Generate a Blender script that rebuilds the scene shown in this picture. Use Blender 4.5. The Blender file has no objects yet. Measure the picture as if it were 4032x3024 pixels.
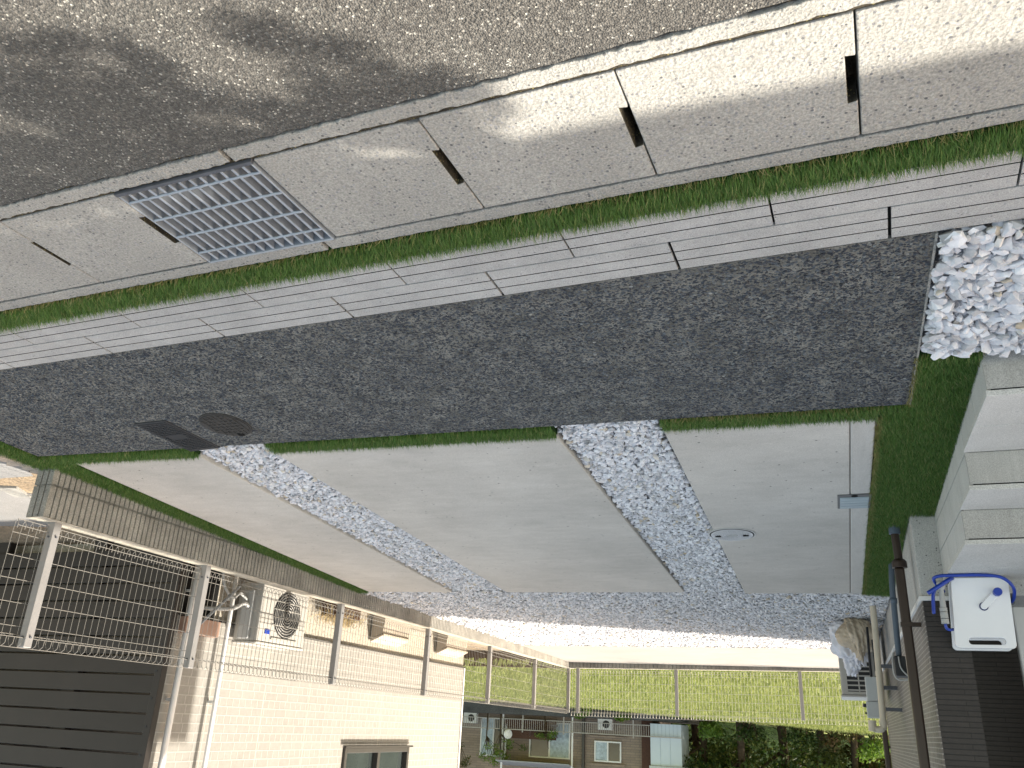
import bpy, bmesh, math, random
import numpy as np
from mathutils import Vector, Matrix
random.seed(7); RNG = np.random.default_rng(11)
R = math.radians
SC = bpy.context.scene
COL = SC.collection

# ------------------------------------------------------------------ camera (the photograph was taken upside down)
XW = Vector((0.93676, -0.09138, 0.33782)); AW = Vector((-0.34689, -0.36996, 0.86186)); UW = Vector((0.04623, -0.92454, -0.37826))
right = Vector((-XW.x, -AW.x, -UW.x)); upv = Vector((XW.y, AW.y, UW.y)); back = Vector((-XW.z, -AW.z, -UW.z))
cam = bpy.data.cameras.new('camera'); cam_o = bpy.data.objects.new('camera', cam); COL.objects.link(cam_o)
mw = Matrix((( right.x, upv.x, back.x, 0), (right.y, upv.y, back.y, 0), (right.z, upv.z, back.z, 1.45), (0, 0, 0, 1)))
cam_o.matrix_world = mw
cam.sensor_fit = 'HORIZONTAL'; cam.sensor_width = 36; cam.lens = 3265 / 4032 * 36
cam.clip_start = 0.05; cam.clip_end = 1000
SC.camera = cam_o

# ------------------------------------------------------------------ sky, sun, exposure
SUN_EL, SUN_AZ = R(45), (-0.896, 0.445)
w = bpy.data.worlds.new('World'); SC.world = w; w.use_nodes = True
nt = w.node_tree; nt.nodes.clear()
sky = nt.nodes.new('ShaderNodeTexSky'); sky.sky_type = 'NISHITA'; sky.sun_disc = False
sky.sun_elevation = SUN_EL; sky.sun_rotation = math.atan2(SUN_AZ[0], SUN_AZ[1])
sky.air_density = 1.0; sky.dust_density = 2.0; sky.ozone_density = 1.0
bg = nt.nodes.new('ShaderNodeBackground'); bg.inputs['Strength'].default_value = 0.15
wo = nt.nodes.new('ShaderNodeOutputWorld')
wb = nt.nodes.new('ShaderNodeMix'); wb.data_type = 'RGBA'; wb.blend_type = 'MULTIPLY'; wb.inputs[0].default_value = 1; wb.inputs[7].default_value = (1.0, .825, .60, 1)   # camera balanced for the shade
nt.links.new(sky.outputs[0], wb.inputs[6]); nt.links.new(wb.outputs[2], bg.inputs[0]); nt.links.new(bg.outputs[0], wo.inputs[0])
sl = bpy.data.lights.new('sun', 'SUN'); sl.energy = 2.7; sl.angle = R(0.45); sl.color = (1, .93, .81)
so = bpy.data.objects.new('sun', sl); COL.objects.link(so); so.location = (-20, 10, 25)
d = Vector((-SUN_AZ[0] * math.cos(SUN_EL), -SUN_AZ[1] * math.cos(SUN_EL), -math.sin(SUN_EL)))
so.rotation_euler = d.to_track_quat('-Z', 'Y').to_euler()
SC.view_settings.view_transform = 'Standard'; SC.view_settings.look = 'None'
SC.view_settings.exposure = 1.95; SC.view_settings.gamma = 1
try: SC.view_settings.use_curve_mapping = False
except Exception: pass

# ------------------------------------------------------------------ helpers
TH = math.atan(0.0431); CT, ST = math.cos(TH), math.sin(TH)
def st(s, t): return (s * CT - t * ST, s * ST + t * CT)          # along / across the street -> x, y
def g(x, y):                                                      # ground height of the plot and the gutter
    t = y - 0.0431 * x
    if t < 1.865: return 0.07678 - 0.01353 * x + 0.00937 * y
    u = min(max((t - 2.276) / 1.1, 0), 1); u = u * u * (3 - 2 * u)
    z = 0.0505 * min(y, 7.1) - 0.0153 * (1 - u) * max(min(x, 5), -2)
    return z + max(y - 7.1, 0) * 0.012

class NT:
    def __init__(s, name):
        s.m = bpy.data.materials.new(name); s.m.use_nodes = True; s.t = s.m.node_tree; s.t.nodes.clear()
        s.o = s.n('OutputMaterial'); s.b = s.n('BsdfPrincipled'); s.l(s.b, 0, s.o, 0); s._pos = None
    def n(s, ty, **k):
        x = s.t.nodes.new('ShaderNode' + ty)
        for a, v in k.items(): setattr(x, a, v)
        return x
    def l(s, a, ao, b, bi): s.t.links.new(a.outputs[ao], b.inputs[bi])
    def pos(s):
        if not s._pos: s._pos = s.n('NewGeometry')
        return s._pos
    def noise(s, scale, detail=4, rough=.6, stretch=None):
        x = s.n('TexNoise'); x.inputs['Scale'].default_value = scale; x.inputs['Detail'].default_value = detail; x.inputs['Roughness'].default_value = rough
        s.vec(x, stretch); return x
    def vec(s, x, stretch=None):
        if stretch:
            m = s.n('Mapping'); m.inputs['Scale'].default_value = stretch; s.l(s.pos(), 'Position', m, 'Vector'); s.l(m, 0, x, 'Vector')
        else: s.l(s.pos(), 'Position', x, 'Vector')
    def voro(s, scale, feature='F1', stretch=None, rand=1):
        x = s.n('TexVoronoi'); x.feature = feature; x.inputs['Scale'].default_value = scale; x.inputs['Randomness'].default_value = rand
        s.vec(x, stretch); return x
    def ramp(s, src, out, stops, mode='LINEAR'):
        r = s.n('ValToRGB'); r.color_ramp.interpolation = mode; e = r.color_ramp.elements
        while len(e) < len(stops): e.new(.5)
        for i, (p, c) in enumerate(stops):
            e[i].position = p; e[i].color = (*c, 1) if len(c) == 3 else c
        s.l(src, out, r, 0); return r
    def mix(s, a, ao, b, bo, fac, fo=0, mode='MIX'):
        m = s.n('Mix', data_type='RGBA', blend_type=mode)
        if isinstance(fac, (int, float)): m.inputs[0].default_value = fac
        else: s.l(fac, fo, m, 0)
        for src, o, i in ((a, ao, 6), (b, bo, 7)):
            if isinstance(src, tuple): m.inputs[i].default_value = (*src, 1)
            else: s.l(src, o, m, i)
        return m                                                   # output index 2
    def math(s, op, a, ao=0, b=0.0, bo=0):
        m = s.n('Math', operation=op)
        if isinstance(a, (int, float)): m.inputs[0].default_value = a
        else: s.l(a, ao, m, 0)
        if isinstance(b, (int, float)): m.inputs[1].default_value = b
        else: s.l(b, bo, m, 1)
        return m
    def bump(s, src, out, strength, dist, prev=None):
        b = s.n('Bump'); b.inputs['Strength'].default_value = strength; b.inputs['Distance'].default_value = dist
        s.l(src, out, b, 'Height')
        if prev: s.l(prev, 0, b, 'Normal')
        return b
    def fin(s, col, co=0, rough=.85, spec=.3, bump=None, metal=0):
        if isinstance(col, tuple): s.b.inputs['Base Color'].default_value = (*col, 1)
        else: s.l(col, co, s.b, 'Base Color')
        s.b.inputs['Roughness'].default_value = rough; s.b.inputs['Specular IOR Level'].default_value = spec; s.b.inputs['Metallic'].default_value = metal
        if bump: s.l(bump, 0, s.b, 'Normal')
        return s.m

def plain(name, col, rough=.5, spec=.4, metal=0, var=.12, vs=6, fine=60, bump=.15):
    n = NT(name); a = n.noise(vs, 5); b = n.noise(fine, 3)
    d = tuple(c * (1 - var) for c in col); u = tuple(min(1, c * (1 + var)) for c in col)
    r = n.ramp(a, 0, [(.3, d), (.7, u)])
    return n.fin(r, 0, rough, spec, n.bump(b, 0, bump, .001), metal)

def concrete(name, col, var=.12, vs=2.5, grain=260, speck=0, speckcol=(.1, .1, .11), bump=.5, bdist=.0015, streak=None, rough=.9, sscale=70):
    n = NT(name)
    big = n.noise(vs, 6, .65); d = tuple(c * (1 - var) for c in col); u = tuple(min(1, c * (1 + var)) for c in col)
    c = n.ramp(big, 0, [(.3, d), (.7, u)]); co = 0
    gr = n.noise(grain, 3, .7)
    gm = n.ramp(gr, 0, [(.28, (.60,) * 3), (.72, (1.32,) * 3)])
    c = n.mix(c, co, gm, 0, 1, mode='MULTIPLY'); co = 2
    if streak:
        sk = n.noise(3, 6, .7, streak); sm = n.ramp(sk, 0, [(.28, (.90, .895, .885)), (.72, (1.05, 1.05, 1.05))])
        c = n.mix(c, co, sm, 0, 1, mode='MULTIPLY')
    if speck:
        v = n.voro(sscale); sep = n.n('SeparateColor'); n.l(v, 'Color', sep, 0)
        a = n.math('LESS_THAN', sep, 0, speck); b = n.math('LESS_THAN', v, 'Distance', .36)
        f = n.math('MULTIPLY', a, 0, b, 0); k = n.ramp(sep, 1, [(0, tuple(x * .6 for x in speckcol)), (1, tuple(x * 1.9 for x in speckcol))])
        c = n.mix(c, co, k, 0, f, 0)
    v2 = n.voro(grain * .6)
    b1 = n.bump(v2, 'Distance', bump * .6, bdist); b2 = n.bump(gr, 0, bump, bdist, b1)
    return n.fin(c, co, rough, .25, b2)

def brick(name, c1, c2, mortar, bw, rh, axis, ms=.004, off=.5, rough=.6, spec=.4, bump=.8, freq=2, var=.3):
    n = NT(name); sp = n.n('SeparateXYZ'); n.l(n.pos(), 'Position', sp, 0); cb = n.n('CombineXYZ')
    n.l(sp, axis, cb, 0); n.l(sp, 2, cb, 1)
    t = n.n('TexBrick'); t.offset = off; t.offset_frequency = freq
    for k, v in (('Scale', 1), ('Mortar Size', ms), ('Mortar Smooth', .15), ('Brick Width', bw), ('Row Height', rh), ('Bias', 0)): t.inputs[k].default_value = v
    t.inputs['Color1'].default_value = (*c1, 1); t.inputs['Color2'].default_value = (*c2, 1); t.inputs['Mortar'].default_value = (*mortar, 1)
    n.l(cb, 0, t, 'Vector')
    nz = n.noise(25, 5, .7); m = n.ramp(nz, 0, [(.25, (1 - var,) * 3), (.75, (1 + var,) * 3)])
    c = n.mix(t, 0, m, 0, 1, mode='MULTIPLY')
    inv = n.math('SUBTRACT', 1.0, 0, t, 'Fac'); fb = n.noise(120, 3)
    b = n.bump(fb, 0, .25, .002); b = n.bump(inv, 0, bump, .004, b)
    return n.fin(c, 2, rough, spec, b)

class MB:
    """collects shapes in world coordinates, then links them as one mesh object"""
    def __init__(s): s.v = []; s.f = []
    def add(s, vs, fs):
        o = len(s.v); s.v += [tuple(v) for v in vs]; s.f += [tuple(i + o for i in f) for f in fs]; return s
    def box(s, x0, x1, y0, y1, z0, z1):
        return s.add([(x, y, z) for z in (z0, z1) for y in (y0, y1) for x in (x0, x1)],
                     [(0, 2, 3, 1), (4, 5, 7, 6), (0, 1, 5, 4), (2, 6, 7, 3), (0, 4, 6, 2), (1, 3, 7, 5)])
    def prism(s, poly, lo, hi):
        """poly: (x, y) anticlockwise, lo / hi: numbers or functions of x, y"""
        F = lambda h, p: h(*p) if callable(h) else h
        n = len(poly); vs = [(*p, F(lo, p)) for p in poly] + [(*p, F(hi, p)) for p in poly]
        return s.add(vs, [tuple(range(n))[::-1], tuple(range(n, 2 * n))] + [(i, (i + 1) % n, (i + 1) % n + n, i + n) for i in range(n)])
    def loft(s, rings, cap=True, closed=True):
        n = len(rings[0]); o = len(s.v)
        for r in rings: s.v += [tuple(p) for p in r]
        for k in range(len(rings) - 1):
            for i in range(n if closed else n - 1):
                a, b = o + k * n + i, o + k * n + (i + 1) % n
                s.f.append((a, b, b + n, a + n))
        if cap: s.f.append(tuple(range(o, o + n))[::-1]); s.f.append(tuple(range(o + (len(rings) - 1) * n, o + len(rings) * n)))
        return s
    def tube(s, pts, r, k=6, cap=True):
        P = [Vector(p) for p in pts]; rings = []; u = None
        for i, p in enumerate(P):
            dd = (P[min(i + 1, len(P) - 1)] - P[max(i - 1, 0)]); dd = dd.normalized() if dd.length > 1e-9 else Vector((0, 0, 1))
            if u is None: u = dd.orthogonal().normalized()
            else:
                u = u - dd * u.dot(dd); u = u.normalized() if u.length > 1e-6 else dd.orthogonal().normalized()
            wv = dd.cross(u); rr = r[i] if isinstance(r, (list, tuple)) else r
            rings.append([p + (u * math.cos(2 * math.pi * j / k) + wv * math.sin(2 * math.pi * j / k)) * rr for j in range(k)])
        return s.loft(rings, cap)
    def disc(s, c, r, z0, z1, k=32):
        return s.prism([(c[0] + r * math.cos(2 * math.pi * i / k), c[1] + r * math.sin(2 * math.pi * i / k)) for i in range(k)], z0, z1)
    def grid(s, fn, nu, nv, skirt=0):
        """surface fn(u, v) over 0..1, 0..1 with an optional skirt hanging from its rim"""
        o = len(s.v)
        for j in range(nv + 1):
            for i in range(nu + 1): s.v.append(tuple(fn(i / nu, j / nv)))
        ix = lambda i, j: o + j * (nu + 1) + i
        for j in range(nv):
            for i in range(nu): s.f.append((ix(i, j), ix(i + 1, j), ix(i + 1, j + 1), ix(i, j + 1)))
        if skirt:
            rim = [ix(i, 0) for i in range(nu)] + [ix(nu, j) for j in range(nv)] + [ix(i, nv) for i in range(nu, 0, -1)] + [ix(0, j) for j in range(nv, 0, -1)]
            q = len(s.v)
            for a in rim: x, y, z = s.v[a]; s.v.append((x, y, z - skirt))
            for k in range(len(rim)):
                b = (k + 1) % len(rim); s.f.append((rim[b], rim[k], q + k, q + b))
        return s
    def build(s, name, mat, parent=None, smooth=False, bevel=0, segs=2):
        me = bpy.data.meshes.new(name); L = parent.location if parent else Vector((0, 0, 0))
        if parent and parent.parent: L = L + parent.parent.location
        me.from_pydata([(x - L[0], y - L[1], z - L[2]) for x, y, z in s.v], [], s.f); me.update()
        me.materials.append(mat)
        o = bpy.data.objects.new(name, me); COL.objects.link(o)
        if parent: o.parent = parent
        if smooth: me.polygons.foreach_set('use_smooth', [True] * len(me.polygons))
        if bevel:
            b = o.modifiers.new('bevel', 'BEVEL'); b.width = bevel; b.segments = segs; b.limit_method = 'ANGLE'; b.angle_limit = R(40)
        return o

def tag(o, label=None, cat=None, group=None, kind=None):
    if label: o['label'] = label
    if cat: o['category'] = cat
    if group: o['group'] = group
    if kind: o['kind'] = kind
    return o
def empty(name, loc, label, cat, group=None):
    o = bpy.data.objects.new(name, None); COL.objects.link(o); o.location = loc; o.empty_display_size = .1
    return tag(o, label, cat, group)
def mesh_np(name, verts, loops, starts, totals, mat, tint=None, smooth=False):
    me = bpy.data.meshes.new(name); me.vertices.add(len(verts)); me.vertices.foreach_set('co', np.asarray(verts, np.float32).ravel())
    me.loops.add(len(loops)); me.loops.foreach_set('vertex_index', np.asarray(loops, np.int32))
    me.polygons.add(len(starts)); me.polygons.foreach_set('loop_start', np.asarray(starts, np.int32))
    try: me.polygons.foreach_set('loop_total', np.asarray(totals, np.int32))
    except Exception: pass
    if tint is not None:
        a = me.attributes.new('tint', 'FLOAT', 'POINT'); a.data.foreach_set('value', np.asarray(tint, np.float32))
    me.update(calc_edges=True); me.validate(); me.materials.append(mat)
    me.polygons.foreach_set('use_smooth', [smooth] * len(me.polygons))
    o = bpy.data.objects.new(name, me); COL.objects.link(o); return o

def tinted(name, stops, rough=.8, spec=.2, vs=90, trans=0, bump=.3, bdist=.001):
    """per-piece colour from the 'tint' attribute, with a little noise on top"""
    n = NT(name); a = n.n('Attribute', attribute_name='tint'); r = n.ramp(a, 'Fac', stops)
    z = n.noise(vs, 4, .7); m = n.ramp(z, 0, [(.25, (.8,) * 3), (.75, (1.15,) * 3)])
    c = n.mix(r, 0, m, 0, 1, mode='MULTIPLY'); n.fin(c, 2, rough, spec, n.bump(z, 0, bump, bdist))
    if trans:
        tr = n.n('BsdfTranslucent'); n.l(c, 2, tr, 0); mx = n.n('MixShader'); mx.inputs[0].default_value = trans
        n.l(n.b, 0, mx, 1); n.l(tr, 0, mx, 2); n.l(mx, 0, n.o, 0)
    return n.m

def in_poly(px, py, poly):
    px = np.asarray(px); py = np.asarray(py); c = np.zeros(len(px), bool); j = len(poly) - 1
    for i in range(len(poly)):
        xi, yi = poly[i]; xj, yj = poly[j]
        c ^= ((yi > py) != (yj > py)) & (px < (xj - xi) * (py - yi) / (yj - yi + 1e-12) + xi); j = i
    return c
gv = np.vectorize(g, otypes=[float])

# crushed stone templates: convex hulls of a few random points
ROCKS = []
for k in range(28):
    b = bmesh.new(); nrm = RNG.normal(size=(13, 3)); nrm /= np.linalg.norm(nrm, axis=1)[:, None]
    dim = np.array([1, RNG.uniform(.62, .95), RNG.uniform(.45, .75)]) * .5
    for p in nrm * dim * RNG.uniform(.8, 1.05, (13, 1)): b.verts.new(p)
    res = bmesh.ops.convex_hull(b, input=b.verts)
    bmesh.ops.delete(b, geom=[e for e in res['geom_interior'] if isinstance(e, bmesh.types.BMVert)], context='VERTS')
    b.verts.ensure_lookup_table(); b.verts.index_update()
    ROCKS.append((np.array([v.co[:] for v in b.verts]), np.array([[v.index for v in f.verts] for f in b.faces if len(f.verts) == 3]))); b.free()

def gravel(name, poly, pitch, size, base, mat, label, zoff=0.0, layers=2, hill=0.008):
    xs = [p[0] for p in poly]; ys = [p[1] for p in poly]; V = []; F = []; T = []; off = 0
    for L in range(layers):
        gx, gy = np.meshgrid(np.arange(min(xs), max(xs), pitch), np.arange(min(ys), max(ys), pitch))
        gx = gx.ravel() + RNG.uniform(-.5, .5, gx.size) * pitch + L * pitch * .5; gy = gy.ravel() + RNG.uniform(-.5, .5, gy.size) * pitch + L * pitch * .5
        k = in_poly(gx, gy, poly); gx, gy = gx[k], gy[k]
        gz = gv(gx, gy) + zoff + base + L * size * .22
        for x, y, z in zip(gx, gy, gz):
            vs, fs = ROCKS[RNG.integers(len(ROCKS))]; s = size * RNG.uniform(.62, 1.25)
            a = RNG.uniform(0, 6.283); t1, t2 = RNG.normal(0, .38, 2); ca, sa = math.cos(a), math.sin(a)
            M = np.array([[ca, -sa, 0], [sa, ca, 0], [0, 0, 1]]); c1, s1 = math.cos(t1), math.sin(t1); c2, s2 = math.cos(t2), math.sin(t2)
            M = np.array([[1, 0, 0], [0, c1, -s1], [0, s1, c1]]) @ np.array([[c2, 0, s2], [0, 1, 0], [-s2, 0, c2]]) @ M
            V.append((vs * s) @ M.T + (x, y, z + RNG.uniform(-hill, hill))); F.append(fs + off); off += len(vs)
            T.append(np.full(len(vs), RNG.uniform()))
    V = np.concatenate(V); F = np.concatenate(F); T = np.concatenate(T)
    o = mesh_np(name, V, F.ravel(), np.arange(len(F)) * 3, np.full(len(F), 3), mat, T)
    return tag(o, label, 'gravel', kind='stuff')

def blades(name, poly, dens, h, wd, lean, mat, label, zf=None, cat='grass', leanv=(0, 1), rand=.5):
    xs = [p[0] for p in poly]; ys = [p[1] for p in poly]; A = (max(xs) - min(xs)) * (max(ys) - min(ys))
    n = int(A * dens); x = RNG.uniform(min(xs), max(xs), n); y = RNG.uniform(min(ys), max(ys), n); k = in_poly(x, y, poly); x, y = x[k], y[k]; n = len(x)
    z = (zf or gv)(x, y); hh = h * RNG.uniform(.55, 1.15, n); a = RNG.uniform(0, 6.283, n); w2 = wd * RNG.uniform(.6, 1.2, n) / 2
    bx, by = np.cos(a) * w2, np.sin(a) * w2
    lx = lean * leanv[0] * hh + RNG.normal(0, rand, n) * hh; ly = lean * leanv[1] * hh + RNG.normal(0, rand, n) * hh
    V = np.zeros((n, 5, 3)); V[:, 0] = np.c_[x - bx, y - by, z]; V[:, 1] = np.c_[x + bx, y + by, z]
    mx, my, mz = x + lx * .35, y + ly * .35, z + hh * .6
    V[:, 2] = np.c_[mx + bx * .8, my + by * .8, mz]; V[:, 3] = np.c_[mx - bx * .8, my - by * .8, mz]; V[:, 4] = np.c_[x + lx, y + ly, z + hh]
    o = np.arange(n)[:, None] * 5; q = np.array([0, 1, 2, 3, 3, 2, 4])
    loops = (o + q).ravel(); starts = np.stack([np.arange(n) * 7, np.arange(n) * 7 + 4], 1).ravel(); tot = np.tile([4, 3], n)
    T = np.repeat(RNG.uniform(0, 1, n), 5)
    ob = mesh_np(name, V.reshape(-1, 3), loops, starts, tot, mat, T)
    return tag(ob, label, cat, kind='stuff')

# ------------------------------------------------------------------ materials
def asphalt():
    n = NT('asphalt'); v = n.voro(200); sep = n.n('SeparateColor'); n.l(v, 'Color', sep, 0)
    base = n.ramp(sep, 0, [(0, (.042, .039, .036)), (.4, (.078, .073, .066)), (.85, (.125, .118, .107)), (.97, (.19, .18, .165)), (.997, (.50, .48, .43))])
    v2 = n.voro(95); s2 = n.n('SeparateColor'); n.l(v2, 'Color', s2, 0)
    a = n.math('LESS_THAN', s2, 0, .13); b = n.math('LESS_THAN', v2, 'Distance', .30); f = n.math('MULTIPLY', a, 0, b, 0)
    c2 = n.ramp(s2, 1, [(0, (.07, .07, .07)), (.5, (.2, .19, .165)), (.85, (.24, .25, .23)), (1, (.5, .48, .42))])
    c = n.mix(base, 0, c2, 0, f, 0)
    nz = n.noise(420, 3, .7); m = n.ramp(nz, 0, [(.3, (.6,) * 3), (.7, (1.35,) * 3)]); c = n.mix(c, 2, m, 0, 1, mode='MULTIPLY')
    lg = n.noise(1.7, 5); m2 = n.ramp(lg, 0, [(.3, (.78, .765, .75)), (.7, (1.1, 1.1, 1.08))]); c = n.mix(c, 2, m2, 0, 1, mode='MULTIPLY')
    b1 = n.bump(v, 'Distance', 1, .004); b2 = n.bump(v2, 'Distance', .6, .004, b1); b3 = n.bump(nz, 0, .4, .002, b2)
    return n.fin(c, 2, .62, .5, b3)
def siding():
    n = NT('cream_siding'); sp = n.n('SeparateXYZ'); n.l(n.pos(), 'Position', sp, 0); cb = n.n('CombineXYZ'); n.l(sp, 'Y', cb, 0); n.l(sp, 2, cb, 1)
    T = []
    for bw in (.176, .088):
        t = n.n('TexBrick'); t.offset = .37; t.offset_frequency = 2; n.l(cb, 0, t, 'Vector'); T.append(t)
        for k, v in (('Scale', 1), ('Mortar Size', .0052), ('Mortar Smooth', .2), ('Brick Width', bw), ('Row Height', .0715), ('Bias', 0)): t.inputs[k].default_value = v
        for k, c in (('Color1', (.305, .292, .268)), ('Color2', (.285, .272, .248)), ('Mortar', (.385, .372, .345))): t.inputs[k].default_value = (*c, 1)
    r = n.math('DIVIDE', sp, 2, .143); fr = n.math('FRACT', r); par = n.math('GREATER_THAN', fr, 0, .5)
    c = n.mix(T[0], 0, T[1], 0, par, 0); h = n.mix(T[0], 1, T[1], 1, par, 0)
    nz = n.noise(30, 5, .7); m = n.ramp(nz, 0, [(.25, (.9,) * 3), (.75, (1.1,) * 3)]); c = n.mix(c, 2, m, 0, 1, mode='MULTIPLY')
    b = n.bump(nz, 0, .5, .004); b = n.bump(h, 2, .8, .006, b)
    return n.fin(c, 2, .75, .25, b)

M_asph = asphalt()
M_mortar = concrete('pebble_mortar', (.145, .143, .130), .5, 11, 160, .3, (.03, .03, .03), 1, .003, sscale=110)
M_peb = tinted('washed_pebbles', [(0, (.006, .008, .014)), (.3, (.014, .018, .028)), (.55, (.030, .037, .049)), (.72, (.065, .075, .086)), (.86, (.13, .14, .142)), (.95, (.24, .24, .22)), (1, (.50, .50, .47))], .45, .5, 400, 0, .2, .0006)
M_cover = concrete('gutter_concrete', (.335, .325, .30), .10, 3, 150, .26, (.17, .17, .175), 1, .004, sscale=95)
M_kerb = concrete('kerb_concrete', (.335, .325, .30), .12, 5, 190, .3, (.17, .17, .17), 1, .004, sscale=95)
M_slab = concrete('slab_concrete', (.50, .475, .435), .13, 1.3, 330, .018, (.2, .19, .18), .5, .0012, (1.6, 5, 1), sscale=60)
M_slabe = concrete('slab_edge_concrete', (.515, .495, .46), .05, 2, 330, 0, (.2, .2, .2), .3, .001, (9, 1.2, 1))
M_apron = concrete('apron_concrete', (.30, .285, .265), .1, 1.2, 200, 0, bump=.4, streak=(.8, 6, 1))
M_paver = concrete('paver_concrete', (.375, .37, .36), .14, 6, 300, .08, (.26, .26, .27), .5, .0015, sscale=120)
M_found = concrete('foundation_concrete', (.46, .45, .43), .1, 5, 220, .12, (.2, .2, .2), .5, .0015, sscale=90)
M_wall = concrete('block_concrete', (.30, .285, .255), .3, 4, 170, .1, (.12, .12, .11), .9, .003, sscale=90)
M_walltop = concrete('block_top_concrete', (.40, .37, .31), .35, 9, 170, 0, bump=.9, bdist=.003)
M_soil = concrete('joint_soil', (.052, .044, .03), .5, 40, 200, .3, (.14, .12, .05), 1, .004, sscale=160)
M_dark = plain('gutter_dark', (.012, .012, .012), .9, .1)
M_galv = plain('galvanised_steel', (.33, .36, .40), .55, .5, .35, .12, 30, 200, .2)
M_galvd = plain('weathered_steel', (.10, .105, .12), .6, .4, .3, .15, 30, 200, .2)
M_iron = concrete('cast_iron', (.048, .046, .044), .22, 12, 200, 0, bump=.5, rough=.7)
M_plas = plain('dark_grey_plastic', (.030, .031, .034), .6, .35, 0, .1, 12)
M_stone = tinted('white_marble', [(0, (.40, .40, .41)), (.25, (.54, .54, .56)), (.6, (.64, .64, .665)), (.93, (.74, .74, .76)), (.975, (.58, .52, .43)), (1, (.46, .38, .28))], .75, .25, 35, 0, .3, .002)
M_turf = tinted('artificial_turf', [(0, (.055, .115, .022)), (.5, (.096, .190, .038)), (.86, (.14, .25, .055)), (.94, (.26, .28, .09)), (1, (.36, .33, .15))], .5, .35, 40, .25)
M_turfb = plain('turf_backing', (.02, .045, .012), .95, .1, 0, .3, 40)
M_bed = concrete('gravel_bed_fines', (.26, .26, .27), .3, 30, 120, 0, bump=1, bdist=.006)
M_tread = concrete('tread_tile', (.58, .565, .535), .05, 3, 260, .01, (.4, .4, .38), .15, .0008, (2, 1, 14), rough=.6)
M_riser = concrete('riser_tile', (.44, .425, .40), .1, 3, 260, 0, bump=.2, streak=(14, 1, 1.2), rough=.6)
M_stile = concrete('side_tile', (.56, .555, .535), .05, 3, 260, 0, bump=.15, streak=(1, 5, 1.5), rough=.6)
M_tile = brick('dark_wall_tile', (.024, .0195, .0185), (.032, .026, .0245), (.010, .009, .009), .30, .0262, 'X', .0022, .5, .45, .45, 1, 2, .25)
M_tile_sheen = brick('tile_painted_sheen', (.105, .092, .084), (.15, .133, .122), (.33, .305, .28), .105, .0262, 'Y', .0034, .5, .45, .4, 1, 2, .3)  # same tile as the front, grazing sky sheen painted in as a lighter colour
M_white = plain('white_plastic', (.80, .80, .82), .35, .5, 0, .03, 4, 80, .05)
M_blue = plain('blue_plastic', (.012, .045, .33), .35, .5, 0, .1, 8)
M_navy = plain('navy_plastic', (.01, .018, .11), .4, .5, 0, .1, 8)
M_grey = plain('grey_plastic', (.38, .38, .37), .45, .4, 0, .06, 10)
M_trim = plain('white_trim', (.70, .69, .67), .5, .4, 0, .05, 5)
M_brown = plain('brown_pipe', (.030, .017, .012), .35, .5, 0, .15, 10)
M_brownd = plain('dark_brown_board', (.022, .0175, .0155), .5, .4, 0, .15, 3, 90, .25)
M_beige = plain('beige_pipe', (.56, .50, .40), .4, .4, 0, .06, 6)
M_bluegrey = plain('blue_grey_conduit', (.085, .115, .155), .5, .4, 0, .1, 10)
M_elec = plain('pale_grey_box', (.46, .48, .48), .5, .4, 0, .05, 8)
M_wire2 = plain('pale_wire', (.50, .48, .44), .4, .5, .1, .05, 20)
M_post = plain('satin_post', (.27, .26, .255), .4, .5, .2, .06, 8)
M_wire = plain('white_wire', (.24, .225, .205), .4, .5, .1, .05, 20)
M_side = siding()
M_base = concrete('render_base', (.40, .365, .305), .1, 6, 60, 0, bump=.9, bdist=.004)
M_yard = concrete('yard_gravel', (.32, .245, .165), .25, 6, 60, .4, (.20, .16, .12), 1, .012, sscale=38)
M_yellow = M_yard
M_path = concrete('yard_concrete', (.24, .235, .23), .12, 2, 200, .05, (.2, .2, .2), .5, .002)
M_acw = plain('cream_metal', (.42, .40, .365), .4, .45, 0, .04, 4)
M_acd = plain('black_grille', (.02, .02, .022), .5, .4)
M_glass = plain('window_glass', (.04, .05, .05), .05, .9, 0, .2, 2, 5, .0)
M_frame = plain('bronze_frame', (.045, .04, .036), .4, .5, 0, .1, 10)
M_curt = plain('sheer_curtain', (.45, .46, .38), .9, .1, 0, .25, 9)
M_wood = plain('brown_lattice', (.075, .034, .022), .7, .3, 0, .2, 12)
M_farb = brick('far_brick', (.29, .225, .175), (.24, .185, .145), (.18, .15, .125), .5, .13, 'X', .012, .5, .8, .2, .5, 2, .2)
M_pale = plain('pale_blue_panel', (.52, .58, .64), .5, .4, 0, .06, .6)
M_bagb = plain('beige_bag', (.50, .42, .32), .45, .4, 0, .14, 14, 60, .4)
M_bagw = plain('white_bag', (.76, .76, .82), .4, .4, 0, .05, 14, 60, .4)
M_sleep = plain('brown_retaining_board', (.075, .042, .026), .8, .2, 0, .3, 9)
M_retain = concrete('dark_retaining_concrete', (.085, .083, .082), .4, .9, 20, 0, bump=.6, bdist=.02)
M_bark = plain('bark', (.075, .055, .038), .95, .1, 0, .4, 6, 30, 1)
M_leafd = tinted('tree_leaves', [(0, (.015, .035, .007)), (.5, (.045, .085, .015)), (.8, (.12, .15, .03)), (1, (.26, .25, .07))], .5, .35, 3, .35)
M_leafy = tinted('young_leaves', [(0, (.05, .11, .015)), (.6, (.13, .22, .03)), (1, (.26, .30, .06))], .5, .3, 3, .45)
M_leafr = tinted('autumn_leaves', [(0, (.03, .05, .012)), (.5, (.075, .085, .02)), (.8, (.13, .085, .035)), (1, (.21, .12, .06))], .6, .3, 3, .35)

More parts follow.
